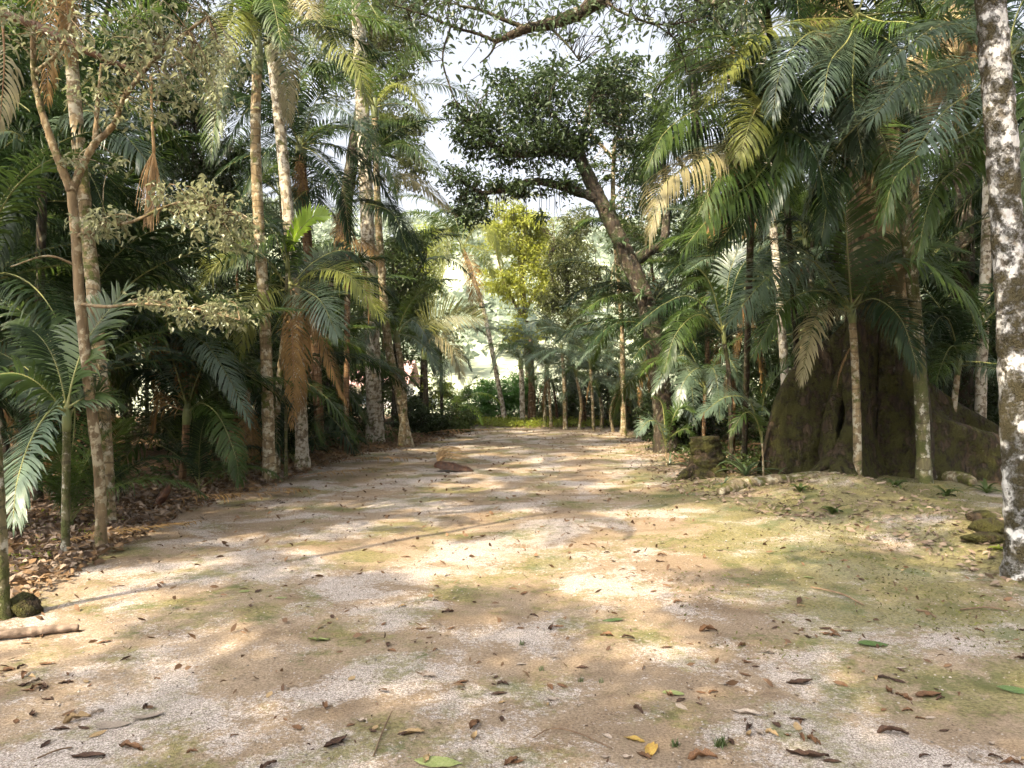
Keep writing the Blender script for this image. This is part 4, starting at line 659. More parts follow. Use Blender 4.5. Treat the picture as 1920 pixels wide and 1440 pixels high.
# ------------------------------------------------------------------ giant buttressed tree
def giant():
    base = gpt(*P(1640, 900, 12.4)[:2]); root = empty('giant_tree', base, 'giant mossy tree with tall buttress roots on the right of the path', 'tree')
    W = lambda x, y, d: P(x, y, d) - base
    # fluted bole
    cl = [W(1640, 895, 12.9) - [0, 0, .2], W(1642, 760, 12.85), W(1645, 600, 12.7), W(1650, 430, 12.55), W(1652, 300, 12.5), W(1648, 200, 12.5)]
    n, sides = 90, 72; c = catmull(cl, n); s = np.linspace(0, 1, n); th = np.arange(sides) / sides * 2 * math.pi
    r = np.interp(s, [0, .2, .4, .6, .8, 1], [.55, .52, .50, .50, .54, .60])
    flut = 1 + (.20 * np.cos(5 * th + .8) + .10 * np.cos(8 * th + 2))[None, :] * np.interp(s, [0, .5, 1], [1, .5, .15])[:, None]
    nz = vnoise(th[None, :] * 3 + 0 * s[:, None], s[:, None] * 20 + 0 * th[None, :], 21) * .08
    rad = r[:, None] * (flut + nz)
    V = c[:, None, :] + np.stack([np.cos(th)[None] * rad, np.sin(th)[None] * rad, 0 * rad], -1)
    i = np.arange(n - 1)[:, None] * sides; j = np.arange(sides)[None]; k = (j + 1) % sides
    MB().add(V.reshape(-1, 3), np.stack([i + j, i + k, i + sides + k, i + sides + j], -1).reshape(-1, 4)).build('trunk', M['bark_giant'], root)
    def fin(path, tops, thick, seed, name='buttress_root', bark='bark_mossy'):
        """a wall-like root: ground path points (world x,y), crest heights, half thickness"""
        m = 110; p = catmull([(a, b, 0) for a, b in path], m); h = np.interp(np.linspace(0, 1, m), np.linspace(0, 1, len(tops)), tops)
        h = np.convolve(np.pad(h, 3, 'edge'), np.ones(7) / 7, 'valid'); tk = np.interp(np.linspace(0, 1, m), np.linspace(0, 1, len(thick)), thick)
        t = unit(np.gradient(p, axis=0)); sd = np.stack([-t[:, 1], t[:, 0], 0 * t[:, 0]], 1); kk = 24; rows = []
        u = np.linspace(-1, 1, 2 * kk + 1)
        zz = 1 - np.abs(u) ** 1.0; ww = np.sign(u) * np.interp(np.abs(u), [0, .06, .15, .5, .85, 1], [0, .62, .72, .80, 1.15, 2.0])
        g = gz(p[:, 0], p[:, 1]) - .12
        Z = g[:, None] + zz[None] * (h - 0)[:, None]
        wv = tk[:, None] * ww[None] * (1 + .25 * vnoise(np.linspace(0, 9, m)[:, None] + seed, zz[None] * 5 + u[None], seed))
        wv = wv + np.sign(u)[None] * (.035 * vnoise(np.linspace(0, 34, m)[:, None] + seed, zz[None] * 3 + u[None] * 2, seed + 9) + .03 * vnoise(np.linspace(0, 12, m)[:, None] + seed, zz[None] * 12 + u[None], seed + 5)) * np.clip(np.abs(u) * 8, 0, 1)[None]
        off = .22 * vnoise(np.linspace(0, 5, m)[:, None] + 3 * seed, zz[None] * 2.2 + 0 * u[None], seed + 3)
        V = p[:, None, :] * [1, 1, 0] + sd[:, None, :] * (wv + off)[:, :, None] + np.stack([0 * Z, 0 * Z, Z], -1)
        w_ = 2 * kk + 1; i = np.arange(m - 1)[:, None] * w_; j = np.arange(w_ - 1)[None]
        o = MB().add(V.reshape(-1, 3) - base, np.stack([i + j, i + w_ + j, i + w_ + j + 1, i + j + 1], -1).reshape(-1, 4)).build(name, M[bark], root); return o
    g = lambda x, d: ((x - 960) / FP * d, d)
    fin([g(1630, 12.4), g(1580, 12.2), g(1520, 12.0), g(1460, 11.9), g(1425, 11.9)], [3.3, 2.7, 2.3, 2.05, 1.75, 1.2, .4], [.16, .15, .13, .12, .1], 1)
    fin([g(1620, 12.4), g(1600, 11.9), g(1588, 11.4), g(1572, 11.0), g(1520, 10.8)], [3.2, 2.4, 1.2, .5, .22, .1], [.2, .17, .16, .14, .1], 2)
    fin([g(1660, 12.3), g(1690, 12.1), g(1722, 11.8), g(1755, 11.6), g(1800, 11.7), g(1850, 11.8), g(1900, 11.9), g(1960, 12.0)], [3.3, 2.6, 2.0, 1.35, 1.1, 1.0, .9, .85, .7, .5], [.17, .15, .13, .13, .13, .12, .12, .12], 3)
    fin([g(1660, 12.6), g(1700, 13.0), g(1770, 13.3), g(1860, 13.6)], [3.0, 2.2, 1.7, 1.3, .9], [.2, .16, .14], 4)
    fin([g(1620, 12.6), g(1560, 13.0), g(1500, 13.4), g(1440, 13.5)], [3.2, 2.2, 1.4, .5], [.2, .16, .12], 5)
    fin([g(1600, 12.3), g(1555, 11.75), g(1540, 11.4), g(1500, 11.15), g(1450, 11.0)], [2.5, 1.5, .6, .3, .16, .08], [.14, .12, .12, .1, .07], 6)
    # surface roots running out to the path
    for nm, pts, rr in (('surface_root', [(1560, 905, 11.4), (1500, 893, 11.1), (1430, 890, 10.9), (1385, 900, 10.6), (1362, 915, 10.4), (1350, 932, 10.25)], [.12, .11, .10, .095, .09, .05]), ('surface_root', [(1570, 915, 11.0), (1530, 915, 10.8), (1490, 925, 10.7)], [.12, .09, .04]), ('surface_root', [(1770, 905, 11.5), (1800, 915, 11.2), (1818, 932, 10.9), (1822, 948, 10.7)], [.1, .09, .08, .05])):
        q_ = []
        for x, y, d in pts:
            p = P(x, y, d); p[2] = float(gz(p[0], p[1])) + .045; q_.append(p - base)
        v, q, t = tube(q_, rr, 10, 40, .06, len(pts)); MB().add(v, q, t).build(nm, M['bark_root'], root)
    for pts, r0, r1 in (([(1640, 260, 12.5), (1612, 170, 12.4), (1570, 90, 12.3), (1545, 0, 12.2), (1520, -160, 12.0)], .5, .36), ([(1665, 270, 12.5), (1705, 190, 12.5), (1760, 110, 12.6), (1810, 20, 12.7), (1860, -120, 12.8)], .46, .34)):
        v, q, t = tube([W(*p) for p in pts], np.linspace(r0, r1, 8), 20, 40, .035, 4); MB().add(v, q, t).build('limb', M['bark_giant'], root)
    # high limb that reaches over the clearing and dips into the top of the picture
    rng = np.random.default_rng(5); A = []
    for pts, r0, r1 in (([(1520, -150, 12.0), (1400, -230, 11.0), (1260, -130, 9.6), (1130, -5, 9.0), (1055, 38, 8.8), (985, 55, 8.6), (930, 78, 8.5)], .16, .032), ([(985, 52, 8.6), (940, 35, 8.6), (905, 20, 8.6), (860, 10, 8.6)], .03, .014), ([(930, 78, 8.5), (900, 65, 8.5), (855, 52, 8.4), (800, 30, 8.3), (740, 10, 8.2)], .022, .008), ([(1025, 45, 8.7), (1060, 80, 8.6), (1090, 118, 8.5)], .018, .006), ([(845, 50, 8.4), (830, 110, 8.4), (848, 175, 8.4), (860, 200, 8.4)], .012, .005),
                        ([(1260, -130, 9.6), (1290, -20, 9.2), (1340, 5, 8.8), (1400, -10, 8.5)], .05, .02), ([(1130, -5, 9.0), (1160, 20, 8.8), (1230, 45, 8.7), (1300, 40, 8.6)], .022, .008), ([(930, 78, 8.5), (920, 100, 8.45), (900, 118, 8.4)], .016, .006), ([(1230, 45, 8.7), (1270, 80, 8.6), (1290, 140, 8.6)], .012, .005), ([(1400, -230, 11.0), (1100, -420, 8.0), (960, -900, 5.6), (700, -1200, 5.0), (200, -1200, 5.0)], .11, .03), ([(960, -900, 5.6), (1050, -1900, 3.4), (900, -2400, 2.8)], .06, .02), ([(1100, -420, 8.0), (1700, -1000, 5.6), (1900, -1150, 5.2)], .06, .02)):
        L = np.array([W(*p) for p in pts]); v, q, t = tube(L, np.linspace(r0, r1, 8), 7, 10 * len(L), .12, len(A)); MB().add(v, q, t).build('limb', M['bark_dark'], root); A.append(catmull(L, 24)[4:] if r0 < .1 else catmull(L, 40)[24:])
    mb = MB(); tb = MB(); A = np.concatenate(A); cl = []
    for i in range(300):
        px, py = rng.uniform(760, 1420), abs(rng.normal(0, 75)) - 25
        if 960 < px < 1200 and py > 95 and rng.uniform() < .7: continue
        cl.append(W(px, py, 8.6 + rng.uniform(-.6, .5)))
    cl = np.array(cl); twigs(tb, rng, A, cl, .005); pts = np.repeat(cl, 5, 0) + rng.normal(0, .07, (len(cl) * 5, 3))
    # unseen crown: around the high limb, plus leaf masses added to shade the ground
    up, cc = crown_points(rng, [tuple(W(1300, -260, 10)) + (2.0, 1.6, .7, 1.5), tuple(W(1050, -200, 9)) + (2.0, 1.4, .55, 1.2), tuple(W(1560, -300, 12)) + (2.8, 2.2, 1.4, 2), tuple(W(1850, -300, 12.5)) + (2.8, 2.2, 1.4, 2), tuple(np.array([-2.2, 5.2, 8.6]) - base) + (1.5, 1.4, .5, .8), tuple(np.array([-.4, 3.4, 8.4]) - base) + (2.0, 1.8, .5, 4.2), tuple(np.array([.9, 4.9, 8.5]) - base) + (1.7, 1.6, .5, 3.2), tuple(np.array([-3.6, 7.6, 8.8]) - base) + (1.5, 1.4, .5, .8), tuple(np.array([3.2, 5.4, 8.2]) - base) + (1.6, 1.5, .5, .8)], 27000, .2, 400); twigs(tb, rng, A, cc[::3], .008)
    leaf_cloud(mb, pts, .085, rng, .55, .42, .3, True); leaf_cloud(mb, up, .11, rng, .5, .42, .5)
    mb.build('crown', M['leaf_over'], root, smooth=False); tag(tb.build('twigs', M['bark_dark'], root), kind='stuff')
giant()

# tall lichen spotted trunk at the right edge
broad('lichen_tree', 'tall straight trunk blotched white with lichen and moss, right foreground', [(1922, 1090, 6.35), (1912, 900, 6.35), (1898, 600, 6.35), (1880, 300, 6.35), (1858, 0, 6.35), (1840, -300, 6.3), (1830, -600, 6.3)], (.128, .105), 'bark_lichen', [([(1835, -450, 6.3), (1700, -650, 5.8), (1560, -760, 5.4)], .08, .03), ([(1832, -560, 6.3), (1900, -750, 7), (1980, -850, 7.6)], .08, .03)],
      [(1600, -780, 5.5, 1.2, 1.2, .6, 1), (1950, -850, 7.4, 1.4, 1.4, .7, 1), (1800, -850, 6.4, 1.2, 1.2, .6, 1)], 5000, .12, 'leaf_mid', 220, sides=28, rough=.05, flare=1.45)

# ------------------------------------------------------------------ hedge, banana, house, far wood
def shrub(name, label, px, py, d, rx, ry, rz, n, size, leaf, seed, cat='shrub', group=None, z=None, droop=.3):
    rng = np.random.default_rng(seed); c = P(px, py, d); g = gpt(c[0], c[1]); root = empty(name, g, label, cat, group)
    h = max(c[2] - g[2], .1); pts, cc = crown_points(rng, [(0, 0, h, rx, ry, rz, 1)], n, .2, max(10, n // 60)); pts[:, 2] = np.maximum(pts[:, 2], .02)
    mb = MB(); leaf_cloud(mb, pts, size, rng, droop); mb.build('foliage', M[leaf], root, smooth=False)
    tb = MB(); a = np.array([[0, 0, -.03], [.05, 0, h * .3], [-.04, .03, h * .5]]); twigs(tb, rng, a, cc[::2], .012); tag(tb.build('stems', M['bark_dark'], root), kind='stuff'); return root
shrub('hedge', 'bright green clipped looking hedge closing the far end of path', 925, 752, 33, 1.2, .7, 1.0, 6000, .13, 'leaf_hedge', 300, 'hedge')
shrub('hedge', 'taller part of far green hedge behind the leaning pale palm', 975, 742, 33.5, 1.0, .7, 1.2, 5000, .13, 'leaf_hedge', 301, 'hedge')
shrub('bush', 'lower green bush joining the hedge at the far left', 880, 765, 32, .8, .7, .8, 3000, .12, 'leaf_hedge', 302)
for k, (x, y, d, rx, rz, lf, lab) in enumerate([(790, 785, 23.5, .8, .5, 'leaf_dark', 'low dark bush at the foot of the fan frond palm'), (850, 790, 26, .8, .45, 'leaf_mid', 'low bush at the path bend on the left'), (1250, 780, 18.5, .7, .7, 'leaf_dark', 'dark bush at the foot of the leaning tree'), (1310, 770, 19, 1.0, 1.0, 'leaf_dark', 'dark leafy bush behind the palm thicket at right'),
                                               (1110, 742, 32.5, 1.9, 1.5, 'leaf_mid', 'green bush behind the thin palm stems'), (1165, 745, 30, 1.6, 1.4, 'leaf_dark', 'dark bush behind the right thin palm stems'), (1035, 755, 34, 1.6, 1.2, 'leaf_dark', 'dark bush behind the leftmost thin palm stems'), (1200, 760, 27, 1.2, 1.0, 'leaf_mid', 'bush right of the thin palm stems'), (1040, 780, 33, 1.2, .6, 'leaf_olive', 'olive bush under the yellow green tree'), (1480, 760, 16.5, 1.1, 1.3, 'leaf_dark', 'dark bush behind the mossy buttress on its left'), (1790, 740, 17, 1.3, 1.0, 'leaf_dark', 'dark bush behind the long buttress wall'), (1880, 700, 19, 1.6, 1.4, 'leaf_mid', 'leafy bush behind the white lichen trunk')]):
    shrub('bush', lab, x, y, d, rx, rx * .8, rz, int(3800 * max(1, rx * rz * .8)), .11, lf, 310 + k)
rgl = random.Random(3)
for k in range(16):
    y = rgl.uniform(13, 32); x = -4.9 - rgl.uniform(0, 1) ** .8 * (3 + y * .32)
    h = rgl.uniform(.7, 1.8); px = 960 + x / y * FP; py = 720 - (h * .8 - CAMH) / y * FP
    shrub('bush', '%s dark undergrowth bush in the %s shade, ' % ('low' if h < 1.2 else 'high', 'deepest' if y > 22 else 'deep') + landmark(x, y), px, py, y, rgl.uniform(.8, 1.5), 1.0, h, 2600, .13, 'leaf_dark', 340 + k, group='undergrowth bushes in the left wood')
for k in range(8):
    y = rgl.uniform(17, 32); x = 6.5 + rgl.uniform(0, 1) * (3 + y * .3); h = rgl.uniform(.9, 1.9); px = 960 + x / y * FP; py = 720 - (h * .8 - CAMH) / y * FP
    shrub('bush', '%s dark undergrowth bush in the %s shade, ' % ('low' if h < 1.2 else 'high', 'deepest' if y > 22 else 'deep') + landmark(x, y), px, py, y, rgl.uniform(.9, 1.5), 1.0, h, 2600, .13, 'leaf_dark', 360 + k, group='undergrowth bushes in the right wood')

def banana():
    b = gpt(*P(997, 795, 30.5)[:2]); root = empty('banana_plant', b, 'dark stemmed banana plant with ragged broad leaves by the hedge', 'plant')
    v, q, t = tube([(0, 0, -.05), (0, 0, 1.5), (-.05, 0, 3.3)], [.17, .14, .09], 10, 20, .03); MB().add(v, q, t).build('stem', M['bark_brown'], root)
    for i, (a, e0, e1, L) in enumerate([(170, 55, -35, 1.5), (200, 30, -60, 1.4), (120, 70, 0, 1.5), (20, 50, -40, 1.4), (-20, 25, -60, 1.3), (260, 40, -50, 1.4), (80, 80, 20, 1.4), (230, 10, -70, 1.2)]):
        mb = frond_mb(arc_curve(L, e0, e1), .3, 16, .10, .15, .5, 400 + i, bare=.18, amax=80, ragged=.5); o = mb.build('leaf', [M['frond_blue'], M['rachis']], root); o.location = (-.05, 0, 3.25); o.rotation_euler = (0, 0, R(a))
banana()
def house():
    b = gpt(*P(610, 790, 46)[:2]); b[2] = 0; root = empty('house', b, 'white walled house with reddish roof glimpsed between the left palms', 'house')
    wm = plain_mat('house_wall', (.72, .66, .64), (.8, .75, .72), .8, 3); rm = plain_mat('house_roof', (.46, .27, .24), (.55, .36, .32), .8, 5); dm = plain_mat('house_frame', (.10, .07, .06), (.14, .1, .08), .6, 5)
    def box(x0, x1, y0, y1, z0, z1, nm, m, par):
        v = [(x, y, z) for z in (z0, z1) for x, y in ((x0, y0), (x1, y0), (x1, y1), (x0, y1))]
        return MB().add(v, [(0, 3, 2, 1), (4, 5, 6, 7), (0, 1, 5, 4), (1, 2, 6, 5), (2, 3, 7, 6), (3, 0, 4, 7)]).build(nm, m, par, smooth=False)
    box(-4.5, 4.5, 0, 6, -.5, 1.6, 'wall', wm, root)
    z0, z1 = 1.55, 3.1; v = [(-5, -.7, z0), (5, -.7, z0), (5, 3, z1), (-5, 3, z1), (5, 6.7, z0), (-5, 6.7, z0), (-5, -.7, z0 - .12), (5, -.7, z0 - .12), (5, 3, z1 - .14), (-5, 3, z1 - .14), (5, 6.7, z0 - .12), (-5, 6.7, z0 - .12)]
    MB().add(v, [(0, 1, 2, 3), (3, 2, 4, 5), (6, 9, 8, 7), (9, 11, 10, 8), (0, 6, 7, 1), (5, 4, 10, 11), (1, 7, 8, 2), (2, 8, 10, 4), (0, 3, 9, 6), (3, 5, 11, 9)]).build('roof', rm, root, smooth=False)
    for x in (-2.6, 2.6):
        w_ = box(x - .6, x + .6, -.05, .02, .3, 1.2, 'window', dm, root); box(x - .5, x + .5, -.07, -.045, .38, 1.12, 'pane', plain_mat('pane', (.05, .06, .07), (.08, .09, .1), .15), w_)
    box(-.45, .45, -.05, .02, -.4, 1.35, 'door', dm, root)
house()
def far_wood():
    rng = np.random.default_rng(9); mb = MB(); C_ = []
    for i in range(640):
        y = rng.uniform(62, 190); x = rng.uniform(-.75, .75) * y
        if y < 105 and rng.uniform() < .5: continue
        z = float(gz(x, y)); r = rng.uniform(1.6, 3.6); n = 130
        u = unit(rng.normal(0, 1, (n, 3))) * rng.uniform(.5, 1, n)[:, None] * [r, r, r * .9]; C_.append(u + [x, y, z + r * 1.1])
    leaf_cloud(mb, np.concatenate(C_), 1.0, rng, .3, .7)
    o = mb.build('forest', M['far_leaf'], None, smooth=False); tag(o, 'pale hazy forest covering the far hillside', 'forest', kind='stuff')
far_wood()

# ------------------------------------------------------------------ plants, stump, stones near the giant tree
def rosette(name, label, px, py, d, n, L, wdt, mat, seed, e=(75, 20), cat='plant', at=None, group=None):
    rng = np.random.default_rng(seed); p = at if at is not None else ground_at(px, py); root = empty(name, p, label, cat, group)
    for i in range(n):
        a = i * 2.399 + rng.uniform(-.3, .3); l = L * rng.uniform(.7, 1.1); e0 = rng.uniform(*sorted(e)); cv = arc_curve(l, e0, e0 - rng.uniform(60, 130), 8)
        s = np.linspace(0, 1, 8); w_ = wdt * np.interp(s, [0, .3, .7, 1], [.55, 1, .8, .05]); V = []
        for k in range(8):
            V += [cv[k] + [0, -w_[k] / 2, w_[k] * .18], cv[k] - [0, 0, w_[k] * .08], cv[k] + [0, w_[k] / 2, w_[k] * .18]]
        q = [(3 * k + j, 3 * k + j + 1, 3 * k + j + 4, 3 * k + j + 3) for k in range(7) for j in (0, 1)]
        o = MB().add(V, q).build('leaf', M[mat], root); o.rotation_euler = (0, 0, a)
    return root
rosette('strap_leaf_plant', 'clump of glossy strap leaves against the mossy buttress', 1398, 892, 10, 16, .62, .055, 'strap', 1)
rosette('strap_leaf_plant', 'smaller strap leaf clump beside the mossy stump', 1300, 880, 12, 12, .45, .04, 'strap', 2)
rosette('strap_leaf_plant', 'low tuft of narrow leaves at right path edge', 1255, 872, 13, 12, .34, .03, 'strap', 3)
rosette('strap_leaf_plant', 'tiny dark tuft at the foot of the surface root', 1358, 908, 11, 10, .22, .025, 'strap', 4, e=(60, 10))
rosette('weed', 'small bright leafy weed beside the white lichen trunk', 1875, 1048, 7, 8, .14, .05, 'leaf_bright', 5, e=(40, 5))
for k, (x, y, d, L) in enumerate([(1145, 400, 18, .5), (1090, 330, 17.8, .45), (1060, 345, 17.6, .5), (1010, 335, 17.5, .45), (1020, 288, 17.6, .4), (1205, 560, 17.8, .45), (1165, 460, 17.8, .4)]):
    rosette('bromeliad', ['bromeliad tuft at the main fork of the leaning tree', 'bromeliad above the first branch joint of leaning tree', 'bromeliad on the inner lower branch over the path', 'bromeliad midway along the lower branch over the path', 'bromeliad on the upper branch within the dark crown', 'bromeliad low on the leaning trunk', 'bromeliad halfway up the leaning trunk'][k], 0, 0, 0, 16, L, .045, 'strap', 20 + k, e=(85, 10), cat='bromeliad', at=P(x, y - 4, d - .12), group='bromeliads on the leaning tree')
def rockmesh(mb, c, r, rng, sq=(1, 1, .6)):
    n, m = 14, 20; u = np.linspace(0, math.pi, n); v = np.arange(m) / m * 2 * math.pi
    D = np.stack([np.sin(u)[:, None] * np.cos(v)[None], np.sin(u)[:, None] * np.sin(v)[None], np.cos(u)[:, None] + 0 * v[None]], -1)
    s = rng.integers(0, 99); f = 1 + .45 * vnoise(D[..., 0] * 1.7 + s, D[..., 1] * 1.7 + D[..., 2] * 2, int(s)) + .18 * vnoise(D[..., 0] * 5 + s, D[..., 1] * 5 + D[..., 2] * 4, 3)
    V = np.asarray(c) + D * f[..., None] * r * np.array(sq); i = np.arange(n - 1)[:, None] * m; j = np.arange(m)[None]; k = (j + 1) % m
    mb.add(V.reshape(-1, 3), np.stack([i + j, i + m + j, i + m + k, i + k], -1).reshape(-1, 4))
for k, (x, y, r, lab, sq) in enumerate([(42, 1150, .13, 'round mossy stone at the left path edge by the grey stem', (1, .9, .8)), (1860, 1000, .15, 'mossy stone nearer the giant tree, left of the lichen trunk', (1.3, 1, .55)), (1848, 1035, .13, 'lower mossy stone at the foot of the lichen trunk', (1.5, 1, .45)), (1838, 975, .12, 'small mossy stone against the long buttress wall', (1.2, 1, .6))]):
    p = ground_at(x, y); mb = MB(); rockmesh(mb, (0, 0, r * .25), r, np.random.default_rng(k + 3), sq); o = mb.build('mossy_stone', M['bark_mossy']); o.location = tuple(p); tag(o, lab, 'stone', 'mossy stones')
p = ground_at(1322, 892); root = empty('stump', p, 'mossy rotten tree stump at the right edge of the path', 'stump')
v, q, t = tube([(0, 0, -.05), (.02, 0, .3), (0, 0, .62)], [.34, .27, .24, .22], 24, 16, .08, 6); MB().add(v, q, t).build('body', M['bark_mossy'], root)
for k in range(4):
    a = k * 1.57 + .5; v, q, t = tube([(math.cos(a) * .15, math.sin(a) * .15, .15), (math.cos(a) * .35, math.sin(a) * .35, .05), (math.cos(a) * .6, math.sin(a) * .6, -.04)], [.11, .08, .03], 8, 12, .08, k); MB().add(v, q, t).build('root', M['bark_mossy'], root)

# hanging dry palm stalk in the forked tree and the dead rachis that carries it
def dry_inflorescence():
    a = P(283, 150, 7.6); root = empty('dry_palm_broom', a, 'straw coloured dry palm flower stalk hanging in the forked tree', 'palm stalk')
    rng = np.random.default_rng(4); v, q, t = tube([(0, 0, .05), (.01, 0, -.35), (.03, 0, -.72)], [.014, .012, .016], 6, 14); MB().add(v, q, t).build('stalk', M['fibre'], root); mb = MB()
    for i in range(46):
        L = rng.uniform(.45, .85); x = rng.normal(-.03, .05); y = rng.normal(0, .05); v, q, t = tube([(.03, 0, -.66 - rng.uniform(0, .08)), (.02 + x * .8, y * .7, -.66 - L * .5), (x * 1.1, y, -.66 - L)], [.006, .005, .0025], 4, 7, cap=False); mb.add(v, q, t)
    tag(mb.build('strands', M['fibre'], root), kind='stuff')
dry_inflorescence()
a = P(-60, 5, 7.8); root = empty('dead_palm_rachis', a, 'long brown dead palm leaf stalk lodged across the upper left', 'palm stalk')
v, q, t = tube([np.zeros(3), P(60, 45, 7.7) - a, P(150, 90, 7.6) - a, P(272, 142, 7.55) - a], [.05, .045, .035, .02], 8, 30, .08, 3); MB().add(v, q, t).build('stalk', M['dl_brown'], root)
mb = frond_mb([P(5, 40, 7.75) - a, P(8, 120, 7.7) - a, P(0, 230, 7.7) - a], .35, 22, .03, .1, 1.5, 9, ragged=.4); mb.build('dry_leaflets', [M['frond_tan'], M['rachis_dead']], root)

# ------------------------------------------------------------------ fallen things on the path
def sheath():
    p = ground_at(852, 884); root = empty('fallen_palm_sheath', p, 'reddish brown fallen palm sheath with dry strands on the path', 'palm sheath'); root.rotation_euler = (0, 0, R(-14)); root.scale = (1.1, 1.2, 1.25)
    n, m = 18, 9; s = np.linspace(0, 1, n); u = np.linspace(-1, 1, m); W = .12 * np.interp(s, [0, .1, .5, .9, 1], [.55, 1, 1, .5, .08]); V = []
    for i in range(n):
        for j in range(m):
            an = u[j] * 1.5; V.append(((s[i] - .5) * .68, math.sin(an) * W[i], math.cos(an) * W[i] * .9 + .02 + .05 * (1 - s[i]) ** 2 + .006 * math.sin(j * 5 + i)))
    V = np.array(V); V[:, 2] -= V[:, 2].min(); q = [(i * m + j, (i + 1) * m + j, (i + 1) * m + j + 1, i * m + j + 1) for i in range(n - 1) for j in range(m - 1)]
    MB().add(V, q).build('sheath', M['shaft_dead'], root)
    rng = np.random.default_rng(2); mb = MB()
    for i in range(34):
        a = rng.uniform(-.3, 1.5); L = rng.uniform(.25, .55); dy = rng.uniform(0, .4); b = np.array([-.3, .02, .12]); v, q, t = tube([b, b + [math.sin(a) * L * .45, dy * .5, math.cos(a) * L * .3 + .06], b + [math.sin(a) * L * 1.0 + .08, dy, max(math.cos(a) * L * .42, -.08)]], [.007, .005, .003], 4, 8, cap=False); mb.add(v, q, t)
    tag(mb.build('strands', M['fibre'], root), kind='stuff')
sheath()
def stalk(label, pts, rr, mat, name='dry_stalk'):
    W = [ground_at(x, y) + [0, 0, h] for x, y, h in pts]; o = W[0]; v, q, t = tube([p - o for p in W], rr, 7, 10 * len(W), .10, len(pts)); ob = MB().add(v, q, t).build(name, M[mat]); ob.location = tuple(o); return tag(ob, label, 'stalk' if 'stalk' in name else 'twig')
stalk('split dry palm stalk lying at the left bottom edge', [(-60, 1206, .03), (60, 1194, .035), (148, 1184, .025)], [.028, .032, .022], 'wood')
stalk('long bowed thin twig in the bottom centre of the path', [(998, 1388, .01), (1035, 1374, .02), (1085, 1383, .02), (1148, 1407, .008)], [.003, .004, .003], 'twig', 'fallen_twig')
stalk('thin twig with dark leaf at its tip, bottom centre left', [(735, 1345, .03), (718, 1375, .012), (700, 1420, .006)], [.003, .004, .003], 'twig', 'fallen_twig')
stalk('forked twig on the mossy ground right of the sun patches', [(1520, 1104, .015), (1575, 1120, .03), (1620, 1137, .01)], [.006, .008, .005], 'twig', 'fallen_twig')
stalk('straight pale twig at the right edge of the moss', [(1800, 1146, .012), (1850, 1143, .018), (1890, 1148, .01)], [.006, .006, .004], 'twig', 'fallen_twig')
stalk('short dark stick on the sand at lower left', [(70, 1425, .008), (105, 1413, .014), (135, 1404, .008)], [.004, .004, .003], 'twig', 'fallen_twig')
stalk('short dark stick on the green moss at right', [(1718, 1146, .01), (1740, 1153, .02), (1755, 1160, .01)], [.008, .008, .005], 'twig', 'fallen_twig')

LV = {}
def leaf_mesh(kind, mat, var):
    k = (kind, mat, var)
    if k in LV: return LV[k]
    rng = np.random.default_rng(hash((['flat', 'curl', 'crumple'].index(kind), var)) % 9999 + 11); n, m = 9, 5
    s = np.linspace(0, 1, n); u = np.linspace(-1, 1, m); wd = .21 * np.sin(np.pi * np.clip(s, 0, 1) ** .85) ** .75 + .004; X, U = np.meshgrid(s, u, indexing='ij')
    cross = {'flat': .2, 'curl': .9, 'crumple': 1.5}[kind] * rng.uniform(.7, 1.2); along = {'flat': .25, 'curl': .7, 'crumple': 1.2}[kind] * rng.uniform(.4, 1.2) * rng.choice([-.5, 1, 1]) if kind != 'flat' else rng.uniform(-.3, .4)
    a = U * cross; y = np.where(cross > .05, np.sin(a) / cross, U) * wd[:, None]; z = (1 - np.cos(a)) / max(cross, .05) * wd[:, None]
    b = (X - .5) * along; x = np.sin(b) / along * 1.0 - z * np.sin(b); zz = (1 - np.cos(b)) / along + z * np.cos(b)
    x = x + rng.normal(0, .02, x.shape); zz = zz + rng.normal(0, {'flat': .008, 'curl': .028, 'crumple': .05}[kind], x.shape); y = y + .06 * math.sin(var) * (X - .5) ** 2
    V = np.stack([x, y, zz], -1).reshape(-1, 3)
    if along < 0: V[:, 2] += 0
    V[:, 2] -= V[:, 2].min(); q = [(i * m + j, (i + 1) * m + j, (i + 1) * m + j + 1, i * m + j + 1) for i in range(n - 1) for j in range(m - 1)]
    mb = MB(); mb.add(V, q); e = V[2]; mb.add([e, e + [-.22, .02, .03], e + [-.22, .035, .03], e + [0, .015, 0]], [(0, 1, 2, 3)])
    LV[k] = mb.mesh('fallen_leaf', M[mat]); return LV[k]
def put_leaf(px, py, size, kind, mat, label, rot=None, var=0, group=None, tilt=.12, rng=random):
    p = ground_at(px, py); o = mesh_obj('fallen_leaf', leaf_mesh(kind, mat, var), None, p + [0, 0, .004 if kind == 'flat' else 0.0], (rng.uniform(-tilt, tilt), rng.uniform(-tilt, tilt), rng.uniform(0, 6.28) if rot is None else R(rot)), size); return tag(o, label, 'leaf', group)
rl = random.Random(21)
